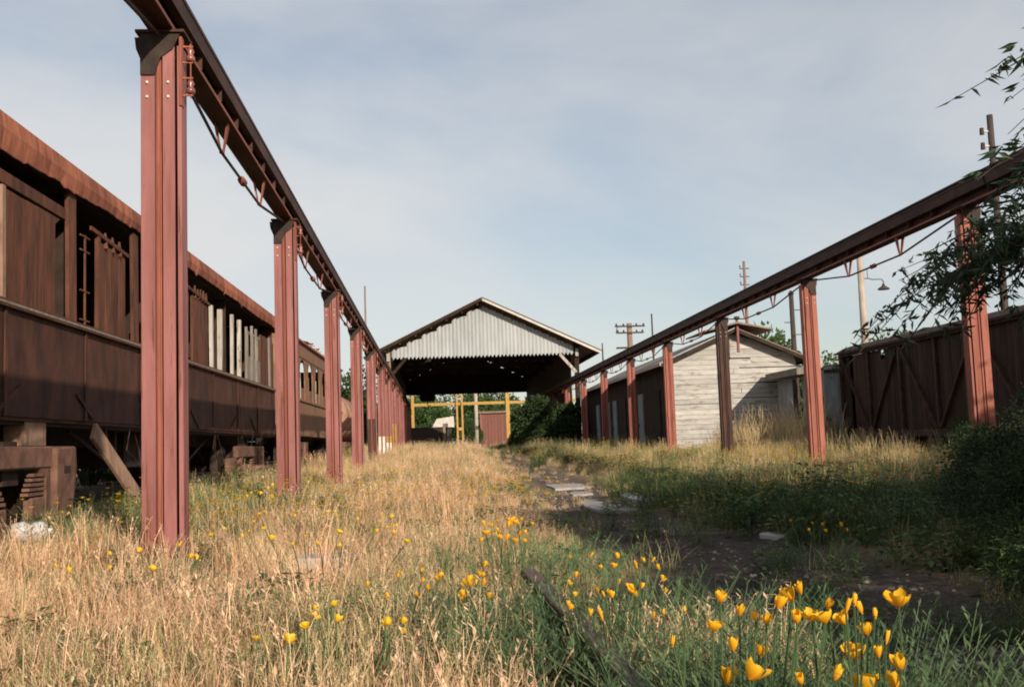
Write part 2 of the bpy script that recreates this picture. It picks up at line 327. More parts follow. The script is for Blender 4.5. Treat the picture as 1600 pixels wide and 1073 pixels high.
def girder(xc, m):
    t = empty('runway_girder')
    e = .004
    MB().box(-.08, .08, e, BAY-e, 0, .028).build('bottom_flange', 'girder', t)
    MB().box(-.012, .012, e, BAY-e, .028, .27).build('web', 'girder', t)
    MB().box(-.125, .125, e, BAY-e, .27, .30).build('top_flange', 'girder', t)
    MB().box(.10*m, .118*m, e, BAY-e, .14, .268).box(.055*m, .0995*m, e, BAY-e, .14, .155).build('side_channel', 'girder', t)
    MB().box(.081*m, .09*m, e, BAY-e, .004, .03).build('lit_edge_strip', 'girder_lit_edge', t)  # sunlit flange edge put into colour as a paler strip
    MB().box(-.05, .05, e, BAY-e, .301, .314).box(-.012, .012, e, BAY-e, .314, .36).box(-.035, .035, e, BAY-e, .36, .385).build('crane_rail', 'wheel_iron', t)
    for k in range(1, 8): MB().box(-.1, .0985, BAY*k/8-.006, BAY*k/8+.006, .029, .139).build('stiffener', 'girder', t)
    for yy in (BAY/3, BAY*2/3):
        s_ = MB()
        for sx in (-1, 1):
            s_.bar((sx*.055, yy, 0), (sx*.012, yy, -.25), .085, .016, (1, 0, 0), .035, .014)
        s_.box(-.02, .02, yy-.02, yy+.02, -.265, -.235); s_.build('strut', 'rust_rib', t)
    r_ = MB().path([(0, .16, -.05), (0, BAY/3, -.262), (0, BAY*2/3, -.262), (0, BAY-.16, -.05)], .0145, 6)
    tr = r_.build('truss_rod', 'wheel_iron', t)
    MB().path([(0, BAY/2-.10, -.262), (0, BAY/2-.07, -.262), (0, BAY/2+.07, -.262), (0, BAY/2+.10, -.262)], [.02, .037, .037, .02], 8).build('turnbuckle', 'rust_rib', tr)
    return t
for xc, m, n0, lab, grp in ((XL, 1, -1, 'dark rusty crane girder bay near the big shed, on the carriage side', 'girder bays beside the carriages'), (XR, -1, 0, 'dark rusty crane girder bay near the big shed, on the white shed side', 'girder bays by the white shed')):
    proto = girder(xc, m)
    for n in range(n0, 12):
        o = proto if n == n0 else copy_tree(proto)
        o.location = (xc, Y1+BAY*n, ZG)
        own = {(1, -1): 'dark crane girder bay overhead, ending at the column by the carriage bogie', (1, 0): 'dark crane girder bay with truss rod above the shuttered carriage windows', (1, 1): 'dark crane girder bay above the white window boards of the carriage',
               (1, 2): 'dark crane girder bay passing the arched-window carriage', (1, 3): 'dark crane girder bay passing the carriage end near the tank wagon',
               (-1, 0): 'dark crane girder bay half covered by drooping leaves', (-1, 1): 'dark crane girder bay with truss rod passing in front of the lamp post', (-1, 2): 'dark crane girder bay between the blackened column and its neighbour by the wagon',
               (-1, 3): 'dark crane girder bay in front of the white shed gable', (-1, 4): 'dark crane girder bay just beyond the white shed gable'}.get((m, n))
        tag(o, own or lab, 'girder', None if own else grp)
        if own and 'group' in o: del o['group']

# ------------------------------------------------------------------ carriage 1 (wrecked passenger carriage)
def TX(y): return -4.22+.012*(y-10)
TR = -math.atan(.012)
def bogie(t, y0, side=0):
    b = MB().box(-.12, 0, y0, y0+2.85, .66, .90).build('bogie_frame', 'cast_rust', t, bevel=.02)
    for bx_ in ((-.10, .0, y0+.32, y0+.44, .0, .66), (-.10, .0, y0+2.02, y0+2.16, .0, .66)): MB().box(*bx_).build('frame_pillar', 'cast_rust', b, bevel=.012)
    MB().box(-.11, -.01, y0+.442, y0+1.02, .0, .28).build('spring_seat', 'cast_rust', b, bevel=.012); MB().box(-.11, -.01, y0+1.66, y0+2.018, .04, .36).build('spring_seat', 'cast_rust', b, bevel=.012)
    MB().prism([(y0+.44, .66), (y0+.44, .56), (y0+.56, .66)], -.1, 0, 'x').build('corner_fillet', 'cast_rust', b); MB().prism([(y0+2.02, .66), (y0+1.9, .66), (y0+2.02, .56)], -.1, 0, 'x').build('corner_fillet', 'cast_rust', b)
    MB().box(-.2, -.02, y0-.45, y0+.0, .3, .66).build('axle_box', 'cast_rust', b, bevel=.02)
    for k in range(5):
        MB().box(-.09, -.012, y0+.46, y0+1.0-.05*k, .31+.055*k, .345+.055*k).build('leaf_spring', 'cast_rust', b)
        MB().box(-.09, -.012, y0+1.55+.04*k, y0+2.0, .38+.05*k, .412+.05*k).build('leaf_spring', 'cast_rust', b)
    MB().prism([(y0+2.2, .08), (y0+2.2, .88), (y0+2.82, .9), (y0+2.86, .66), (y0+2.7, .12)], -.08, .05, 'x').build('pedestal', 'cast_rust', b, bevel=.02)
    MB().box(.045, .056, y0+2.42, y0+2.62, .6, .68).build('pedestal_slot', 'wheel_iron', b)
    for yy in (y0+.1, y0+2.5):
        wl = MB()
        for xa in (-.35, -1.95): wl.tube((xa, yy, .46), (xa-.12, yy, .46), .46, .46, 28); wl.tube((xa-.12, yy, .46), (xa-.15, yy, .46), .5, .5, 28)
        wl.tube((-.1, yy, .46), (-2.3, yy, .46), .08, .08, 10)
        wl.build('wheelset', 'wheel_iron', b)
    MB().box(-2.3, -.13, y0+1.2, y0+1.6, .5, .95).build('bolster', 'wheel_iron', b)
def arch_roof(y0, y1, xa, xb, z, rise, mat, parent, name='roof'):
    pts = []
    n = 12
    for i in range(n+1):
        u = i/n; pts.append((xa+(xb-xa)*u, z+rise*(1-(2*u-1)**4*.75-(2*u-1)**2*.25)))
    poly = pts+[(x, zz-.06) for x, zz in reversed(pts)]
    return MB().prism(poly, y0, y1).build(name, mat, parent)
def carriage1():
    t = empty('passenger_carriage', (TX(10), 10, .0), TR, 'wrecked dark brown wooden passenger carriage with missing windows and rusty roof edge', 'carriage')
    ya, yb = -8.6, 17.5; ri = random.Random(3)
    MB().box(-2.85, -.06, ya, yb, 1.12, 1.24).box(-2.2, -2.0, ya, yb, .92, 1.12).box(-.9, -.7, ya, yb, .92, 1.12).build('underframe', 'dark_wood', t)
    MB().box(-.05, -.02, ya, yb, 1.16, 1.27).build('sole_bar', 'carriage_wood', t)
    y = ya; k = 0
    while y < yb-.1:
        L_ = min(2.35, yb-y)
        MB().box(-.035, .0, y+.006, y+L_-.006, 1.2, 2.27).build('side_panel', 'carriage_wood', t, loc=(ri.uniform(-.006, .006), 0, 0))
        MB().box(.0085, .022, y-.035, y+.035, 1.2, 2.27).build('batten', 'carriage_wood', t)
        y += L_
    for k in range(9):
        y = ya+.8+k*2.8
        MB().bar((.016, y, 1.24), (.016, y+.55*(1 if k % 2 else -1), 1.5), .02, .05).build('brace', 'carriage_wood', t)
    MB().box(-.06, .06, ya, yb, 2.275, 2.335).box(-.05, .03, ya, yb, 2.335, 2.36).build('window_sill', 'shutter_wood', t)
    MB().box(.061, .066, ya, yb, 2.30, 2.325).build('sill_edge', 'grey_board', t)
    MB().box(-.08, -.02, ya, 2.86, 3.53, 3.66).build('header_rail', 'shutter_wood', t)
    MB().box(-.1, -.05, ya, yb, 3.90, 4.05).build('cant_rail', 'dark_wood', t)
    def post(y0, y1, z1, mat, d=.1, x=0, nm='window_post', z0=2.362, lean=0):
        o = MB().box(-d, 0, 0, y1-y0, 0, z1-z0).build(nm, mat, t, loc=(x, y0, z0)); o.rotation_euler = (ri.uniform(-.01, .01)+lean, ri.uniform(-.012, .012), 0); return o
    def shutter(y0, y1, z1, n, mat='shutter_wood', x=-.03):
        s_ = MB().box(x-.03, x-.012, y0, y1, 2.362, z1-.02).build('shutter', mat, t)
        wv = (y1-y0)/n
        for i in range(n):
            zt = z1+ri.uniform(-.012, .012)
            MB().box(x-.0115, x+.004+ri.uniform(0, .004), y0+i*wv+.003, y0+(i+1)*wv-.003, 2.362+ri.uniform(0, .02), zt).build('shutter_board', mat, s_)
    shutter(-8.4, -6.6, 3.5, 10); post(-6.5, -6.2, 3.6, 'shutter_wood'); shutter(-5.9, -4.3, 3.5, 9); post(-4.2, -3.9, 3.6, 'shutter_wood'); shutter(-3.2, -1.7, 3.5, 9)
    post(-1.5, -1.2, 3.66, 'shutter_wood'); shutter(-.9, .55, 3.5, 9)
    post(.72, .80, 3.5, 'old_plank', .03, .01); shutter(.82, 2.22, 3.49, 5)
    post(2.55, 2.8, 3.9, 'shutter_wood', .045, .02)
    gr_ = MB(); gr_.bar((-.06, 3.32, 2.37), (-.06, 3.32, 3.5), .022, .022)
    for zz in (2.44, 2.8, 3.3, 3.48): gr_.bar((-.06, 3.15, zz), (-.06, 3.48, zz), .016, .02)
    gr_.build('window_grille', 'shutter_wood', t)
    post(3.62, 3.70, 3.62, 'shutter_wood', .05, .01)
    shutter(3.70, 4.85, 3.50, 4); post(5.1, 5.35, 3.9, 'shutter_wood', .045, .02)
    shutter(5.9, 7.2, 3.5, 8); post(7.6, 7.8, 3.9, 'shutter_wood', .045)
    hb = MB().bar((.0, 3.35, 3.60), (.0, 4.9, 3.52), .03, .05).build('broken_rail', 'shutter_wood', t)
    MB().bar((.0, 8.2, 3.62), (.0, 10.0, 3.52), .03, .05).build('broken_rail', 'shutter_wood', t)
    for k in range(5): MB().bar((-.02, 8.9+k*.22, 3.5), (-.02, 8.93+k*.22, 3.68+.05*ri.random()), .02, .07, (1, 0, 0), .02, .02).build('splintered_slat', 'shutter_wood', t)
    for k in range(3): MB().bar((-.02, 3.95+k*.3, 3.45), (-.02, 3.98+k*.3, 3.66), .02, .09, (1, 0, 0), .02, .02).build('splintered_slat', 'shutter_wood', t)
    shutter(8.75, 9.95, 3.56, 7); post(8.25, 8.33, 3.5, 'shutter_wood')
    for y0, z1, wd in ((10.3, 3.56, .065), (11.1, 3.58, .09), (12.2, 3.62, .06), (13.0, 3.60, .075)):
        post(y0, y0+.09, z1, 'weathered_white', wd, -.01, lean=ri.uniform(-.02, .02))
    for y0 in (13.7, 14.35, 14.95):
        post(y0, y0+.06, 3.62-.1*ri.random(), 'grey_board', .05, .0)
        f = MB().box(-.05, -.02, y0+.1, y0+.5, 2.37, 2.9).box(-.05, -.02, y0+.1, y0+.5, 3.4, 3.46).box(-.045, -.025, y0+.28, y0+.32, 2.9, 3.4).build('window_frame', 'grey_board', t)
    shutter(15.55, 16.6, 3.55, 6); post(16.75, 16.9, 3.6, 'grey_board', .04, .0); shutter(17.0, 17.45, 3.5, 2)
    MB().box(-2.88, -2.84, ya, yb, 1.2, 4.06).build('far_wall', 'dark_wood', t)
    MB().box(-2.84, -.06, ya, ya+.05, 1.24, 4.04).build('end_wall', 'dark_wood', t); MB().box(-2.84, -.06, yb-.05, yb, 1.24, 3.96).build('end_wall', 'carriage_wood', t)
    MB().box(-2.84, -.11, ya+.06, yb-.06, 3.985, 4.02).build('ceiling', 'dark_wood', t)  # inner shade put into near-black colour; ceiling added to cover the lit roof underside
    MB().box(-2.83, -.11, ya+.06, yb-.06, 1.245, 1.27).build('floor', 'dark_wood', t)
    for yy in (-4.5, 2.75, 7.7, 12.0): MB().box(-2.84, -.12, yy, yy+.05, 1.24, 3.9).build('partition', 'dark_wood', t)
    rf = arch_roof(ya-.1, yb+.1, .02, -2.96, 4.06, .40, 'rust_roof', t)
    # rusty sheets hanging at the roof edge, each bent its own way
    y = ya-.1; zs0 = 0
    while y < yb:
        L_ = ri.uniform(.62, .8); n = 6; m_ = MB(); vs = []; zdrop = ri.uniform(-.012, .012)
        fl = ri.uniform(0, .014)
        sag = .05*math.sin(y*.31)
        for i in range(n+1):
            yy = y+L_*i/n-.01
            bz = 3.80+.11*sst(.5, 4.5, yy)+zdrop+ri.uniform(-.007, .007)-(.07*ri.random() if ri.random() < .07 else 0)
            if 1.2 < yy < 2.2: bz += .04
            for (xx, zz) in ((.055+fl+ri.uniform(-.005, .005), bz+sag*.4), (.085+fl*.4, 4.02), (.06, 4.19), (-.12, 4.26)): vs.append((xx, yy, zz))
        vs += [(a-.006, b, c-.006) for a, b, c in vs]; o_ = 4*(n+1); fs = []
        for i in range(n):
            for k in range(3):
                q = (i*4+k, i*4+k+1, (i+1)*4+k+1, (i+1)*4+k); fs.append(q); fs.append(tuple(o_+a for a in reversed(q)))
        m_.add(vs, fs); m_.build('roof_sheet', 'rust_roof', rf, fix=False)
        y += L_
    bogie(t, -.1); bogie(t, 12.6)
    tr = MB().path([(-.35, 3.6, 1.1), (-.35, 5.4, .62), (-.35, 9.6, .62), (-.35, 11.4, 1.1)], .025, 6).build('underframe_truss', 'wheel_iron', t)
    for yy in (5.4, 9.6): MB().bar((-.35, yy, .6), (-.35, yy, 1.12), .07, .07).build('truss_post', 'wheel_iron', tr)
    MB().box(-1.6, -.5, 6.4, 8.4, .6, 1.1).build('battery_box', 'dark_wood', t)
    for i in range(14):
        yy = ri.uniform(2.5, 17); MB().path([(-.1+.1*ri.random(), yy, 1.15), (-.05, yy+.3*ri.uniform(-1, 1), .85), (-.0, yy+.7*ri.uniform(-1, 1), .5+.3*ri.random())], .008, 4).build('loose_wire', 'wheel_iron', t)
    return t
carriage1()
# second carriage with arched windows
def carriage2():
    y0 = 29.6; t = empty('passenger_carriage', (TX(y0), y0, .12), TR, 'tan wooden passenger carriage with arched windows and ragged roof edge', 'carriage')
    yb = 15.2; ri = random.Random(5)
    MB().box(-2.85, -.06, 0, yb, 1.05, 1.2).box(-.9, -.7, 0, yb, .85, 1.05).build('underframe', 'dark_wood', t)
    y = 0
    while y < yb-.2:
        MB().box(-.035, 0, y+.005, y+1.895, 1.08, 2.12).build('side_panel', 'carriage_tan', t); y += 1.9
    MB().box(-.06, .05, 0, yb, 2.125, 2.19).build('window_sill', 'carriage_tan', t)
    MB().box(-.04, .02, 0, yb, 3.46, 3.86).build('letter_board', 'carriage_tan', t)
    MB().box(-.05, .05, 0, yb, 3.865, 3.93).build('cornice', 'carriage_tan', t)
    per = 1.9; w0 = 1.2; zt = 3.42; r_ = w0/2
    for k in range(8):
        ys_ = .0+per*k
        # pillar with arched shoulders, between window k-1 and k
        pts = [(ys_, 2.19), (ys_+per-w0, 2.19)]
        yl = ys_+per-w0
        poly = [(ys_, 2.192), (yl, 2.192), (yl, zt-r_*.8)]
        for i in range(1, 7):
            a = math.pi/2*i/6; poly.append((yl+r_-r_*math.cos(a), zt-r_*.8+r_*.8*math.sin(a)))
        poly += [(yl+r_, 3.458), (ys_-r_, 3.458)] if k else [(yl+r_, 3.458), (ys_, 3.458)]
        if k:
            for i in range(6, 0, -1):
                a = math.pi/2*i/6; poly.append((ys_-r_+r_*math.cos(a), zt-r_*.8+r_*.8*math.sin(a)))
            poly.append((ys_, zt-r_*.8))
        MB().prism(poly, -.04, 0, 'x').build('window_pillar', 'carriage_tan', t)
        f = MB().box(-.05, .015, yl+.0, yl+.05, 2.195, 2.95).build('window_frame', 'weathered_white' if k % 2 else 'carriage_tan', t)
        MB().box(-.055, -.03, yl+.05, yl+w0, 2.195, 2.55).build('dropped_sash', 'carriage_tan', f)
        MB().box(.003, .012, ys_+(per-w0)/2-.07, ys_+(per-w0)/2+.07, 2.3, 3.3).build('pillar_panel', 'carriage_tan', t)
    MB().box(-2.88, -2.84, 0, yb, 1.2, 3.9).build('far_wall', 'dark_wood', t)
    MB().box(-2.84, -.06, 0, .05, 1.2, 3.9).build('end_wall', 'carriage_tan', t); MB().box(-2.84, -.06, yb-.05, yb, 1.2, 3.9).build('end_wall', 'carriage_tan', t)
    rf = arch_roof(-.1, yb+.1, .1, -2.98, 3.94, .42, 'rust_roof', t)
    for i in range(24):
        y = ri.uniform(0, yb-.4); MB().bar((.06-ri.random()*.3, y, 4.06+ri.random()*.06), (.02-.3*ri.random(), y+ri.uniform(.2, .6), 4.08+ri.random()*.12), .10, .02).build('loose_roof_board', 'rust_roof', rf)
    bogie(t, 1.0); bogie(t, 11.4)
carriage2()
# tank wagon
def tank():
    y0 = 46.3; t = empty('tank_wagon', (-3.62, y0, .25), TR, 'rusty cylindrical tank wagon standing behind the tan carriage', 'tank wagon')
    pts = [(-1.15, -.22, 1.95), (-1.15, -.18, 1.95), (-1.15, -.06, 1.95), (-1.15, .0, 1.95), (-1.15, 8, 1.95), (-1.15, 8.2, 1.95)]
    b = MB().path(pts, [.3, .7, 1.02, 1.1, 1.1, .6], 32).build('tank_barrel', 'tank_rust', t, smooth=True)
    for yy in (.25, 2.2, 4.1, 6, 7.8): MB().path([(-1.15, yy-.03, 1.95), (-1.15, yy+.03, 1.95)], 1.115, 32).build('strap', 'cast_rust', b)
    MB().path([(-1.15, 4, 3.0), (-1.15, 4, 3.35), (-1.15, 4, 3.42)], [.42, .42, .2], 16).build('dome', 'tank_rust', t)
    MB().box(-2.2, -.1, -.5, 8.5, .65, .83).build('underframe', 'cast_rust', t)
    for yy in (.6, 7.2):
        for xa in (-.35, -1.95): MB().tube((xa, yy, .42), (xa-.13, yy, .42), .45, .45, 20).build('wheel', 'wheel_iron', t)
    for xx in (-.5, -1.8): MB().tube((xx, -.5, .75), (xx, -.85, .75), .16, .16, 12).build('buffer', 'wheel_iron', t)
tank()
# props under the near carriage
o = MB().box(-.28, .28, -.12, .12, 0, .31).build('timber_block', 'old_plank', bevel=.015, loc=(-4.36, 11.75, .895)); o.rotation_euler = (0, 0, math.pi/2-.02); tag(o, 'grey timber block wedged between the bogie and the carriage floor', 'timber block')
a = Vector((-4.02, 12.95, 1.08)); b = Vector((-3.72, 14.3, ter(-3.72, 14.3)-.03))
tag(MB().bar(a, b, .23, .05, (1, 0, 0)).build('plank', 'old_plank', bevel=.006), 'weathered plank leaning against the underside of the wrecked carriage', 'plank')
def bottle():
    p = Vector((-3.62, 9.9, ter(-3.62, 9.9)+.12)); t = empty('plastic_bottle', p, .2, 'crumpled white plastic bottle lying in the grass near the bogie', 'bottle')
    ri = random.Random(2); pts = [(-.15, 0, 0), (-.145, 0, 0), (-.06, .0, .005), (0, .0, -.012), (.05, 0, 0), (.1, 0, .004), (.135, 0, .0), (.15, 0, 0)]
    m_ = MB().path(pts, [.05, .085, .09, .074, .088, .085, .06, .03], 12)
    m_.v = [(x, y+ri.uniform(-.004, .004), z+ri.uniform(-.004, .004)) for x, y, z in m_.v]
    m_.build('body', 'plastic_white', t, smooth=True); MB().tube((.145, 0, 0), (.185, 0, 0), .025, .025, 10).build('cap', 'galv', t)
bottle()

# ------------------------------------------------------------------ big open shed at the end of the yard
def big_shed():
    cx, y0, y1 = 2.73, 56., 85.; zb = .45; hw = 4.82; zg = 5.43; sl_ = .478; za = 8.42; ov = 6.2
    t = empty('open_shed', (cx, y0, 0), 0, 'large open-fronted corrugated iron shed with pale gable across the yard', 'shed')
    ri = random.Random(9)
    # gable sheets
    nS = 12; wS = 2*hw/nS
    for k in range(nS):
        xa = -hw+k*wS; m_ = MB(); vs = []; n = 8; zt_mid = za-.34-sl_*abs(xa+wS/2)
        for i in range(n+1):
            x = xa+wS*i/n; yy = -.018 if i % 2 else .018
            zt = max(zg+.1, za-.28-sl_*abs(x)-(.05 if i % 4 == 0 else 0)); zt_ = .35*zt+.65*min(zt, zt_mid) if x < 0 else zt
            vs += [(x, yy, zg-(.075 if i % 2 else -.075)+ri.uniform(-.015, .015)), (x, yy, max(zt_, zg+.1))]
        fs = [(2*i, 2*i+2, 2*i+3, 2*i+1) for i in range(n)]
        b_ = len(vs); vs += [(x, y+.006, z) for x, y, z in vs]; fs += [tuple(b_+q for q in reversed(f)) for f in fs]
        m_.add(vs, fs).build('gable_sheet', 'corrugated', t, fix=False, loc=(0, ri.uniform(-.006, .006), 0))
    # lintel
    MB().box(-hw, hw, .05, .25, zg+.06, zg+.34).build('lintel', 'dark_wood', t)
    for s in (-1, 1):
        rf = MB().prism([(0, za), (s*ov, za-sl_*ov), (s*ov, za-sl_*ov-.07), (0, za-.07)], -.7, y1-y0+.6).build('roof_slope', 'roof_iron', t)
        nS2 = 38
        for k in range(0, 8):
            xx = s*(.25+k*.82); zz = za-sl_*abs(xx)-.074
            MB().prism([(xx-.05, zz+.024*s*0), (xx+.05, zz-.0), (xx+.05, zz-.16), (xx-.05, zz-.16)], -.62, y1-y0).build('purlin', 'dark_wood', rf)
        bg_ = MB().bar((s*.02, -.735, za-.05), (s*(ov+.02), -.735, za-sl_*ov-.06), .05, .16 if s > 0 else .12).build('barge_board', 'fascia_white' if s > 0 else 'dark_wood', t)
        MB().bar((0, -.74, za+.045), (s*(ov+.1), -.74, za-sl_*(ov+.1)+.045), .16, .025).build('edge_flashing', 'roof_iron', t)
        # side wall
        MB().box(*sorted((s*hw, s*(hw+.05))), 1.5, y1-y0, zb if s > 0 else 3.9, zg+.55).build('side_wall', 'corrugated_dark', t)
        for k in range(6):
            yy = .1+k*5.9
            if s > 0 or k in (0, 3, 5): MB().box(*sorted((s*(hw+.06), s*(hw+.3))), yy, yy+.24, zb-.2, zg+.7).build('post', 'dark_wood' if (s > 0 or k) else 'pole_wood', t)
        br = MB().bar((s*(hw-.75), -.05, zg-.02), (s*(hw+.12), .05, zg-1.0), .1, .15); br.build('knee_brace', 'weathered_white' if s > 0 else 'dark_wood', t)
        MB().bar((s*(hw+.18), -.03, zg-.15), (s*(hw+.18), -.03, zg+.25), .16, .1).build('eave_block', 'sheet_grey', t)
    # tie trusses
    for k in range(1, 6):
        yy = k*4.9; tr = MB().box(-hw, hw, yy, yy+.18, zg+.1, zg+.38)
        tr.bar((-hw, yy+.09, zg+.3), (0, yy+.09, za-.4), .14, .2).bar((hw, yy+.09, zg+.3), (0, yy+.09, za-.4), .14, .2)
        tr.box(-.1, .1, yy+.01, yy+.17, zg+.38, za-.5); tr.build('roof_truss', 'dark_wood', t)
    # rear gable
    zr = 4.85; n = 10
    for k in range(n):
        xa = -hw+2*hw*k/n; xb = xa+2*hw/n+.004*(k%2)
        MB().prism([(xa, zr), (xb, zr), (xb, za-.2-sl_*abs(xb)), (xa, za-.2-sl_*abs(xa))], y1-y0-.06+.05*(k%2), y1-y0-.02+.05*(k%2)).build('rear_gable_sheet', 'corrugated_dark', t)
big_shed()
h = empty('chain_hoist', (aty(668, 625, 78).x, 78, 5.6), 0, 'dark chain hoist block hanging inside the open shed', 'hoist')
MB().box(-.03, .03, -.03, .03, -1.0, .3).build('chain', 'wheel_iron', h); MB().prism([(-.5, -1.55), (-.62, -1.25), (-.45, -1.0), (.45, -1.0), (.62, -1.25), (.5, -1.55)], -.35, .35).build('block', 'wheel_iron', h, bevel=.05)
MB().path([(0, 0, -1.55), (0, 0, -1.8), (.1, 0, -1.92), (.2, 0, -1.82)], .04, 6).build('hook', 'wheel_iron', h)

# things seen through the shed
def yellow_gantry():
    Y = 106; pl = aty(645, 633, Y); pr = aty(812, 629, Y); t = empty('yellow_gantry', (pl.x, Y, ter(0, Y)), 0, 'yellow painted steel gantry frame beyond the open shed', 'gantry'); z = ter(0, Y)
    Wd = pr.x-pl.x+6; zz = pl.z-z
    MB().box(-.2, Wd, -.18, .18, zz-.14, zz+.14).build('crossbeam', 'paint_yellow', t)
    for px, wd in ((645, .14), (714, .09), (722, .09), (793, .18)):
        x = aty(px, 640, Y).x-pl.x; MB().box(x-wd, x+wd, -.4, -.181, -.2, zz+.95).build('post', 'paint_yellow', t)
    MB().box(aty(713, 640, Y).x-pl.x, aty(723, 640, Y).x-pl.x, -.45, -.405, zz*.4, zz*.4+.3).build('tie_plate', 'paint_yellow', t)
yellow_gantry()
def hut():
    Y = 124; a = aty(752, 646, Y); b = aty(792, 646, Y); t = empty('red_hut', (0, Y, 0), 0, 'small dark red boarded hut behind the yellow gantry', 'hut')
    n = 8; wv = (b.x-a.x)/n
    MB().box(a.x, b.x, .05, 3, 0, a.z).build('core_wall', 'red_shed', t)
    for i in range(n): MB().box(a.x+i*wv+.02, a.x+(i+1)*wv-.02, 0, .048, 0, a.z).build('board', 'red_shed', t)
    MB().box(a.x-.4, b.x+.4, -.3, 3.3, a.z+.01, a.z+.25).build('roof', 'roof_iron', t)
    MB().box(a.x-.15, a.x, -.08, -.002, 0, a.z).build('corner_post', 'paint_red', t)
hut()
def palehut():
    Y = 120; a = aty(676, 668, Y); b = aty(708, 650, Y); t = empty('pale_hut', (0, Y, 0), 0, 'low hut with a pale sloping roof beyond the open shed', 'hut')
    MB().box(a.x+.2, b.x-.2, 0, 4, 0, a.z).build('wall', 'corrugated_dark', t); MB().prism([(a.x-.1, a.z), (b.x+.1, a.z), (b.x+.05, b.z), (a.x+.5, b.z-.25)], -.3, 4.2).build('roof', 'fascia_white', t)
palehut()
def darkwall():
    Y = 98; a = aty(632, 672, Y); b = aty(694, 672, Y); t = empty('low_wagon', (0, Y, 0), 0, 'low black flat wagon standing past the shed', 'wagon')
    MB().box(a.x, b.x, 0, 2.4, .9, a.z).build('deck', 'wheel_iron', t, bevel=.04)
    MB().box(a.x+.1, b.x-.1, .02, 2.3, a.z, a.z+.2).build('load_edge', 'dark_wood', t)
    for x in (a.x+.6, b.x-.6):
        for yy in (.1, 2.0): MB().tube((x, yy, .85), (x, yy+.14, .85), .42, .42, 18).build('wheel', 'wheel_iron', t)
    MB().box(b.x-.12, b.x+.12, -.1, .0, .5, a.z+.5).build('stake', 'pole_wood', t)
darkwall()

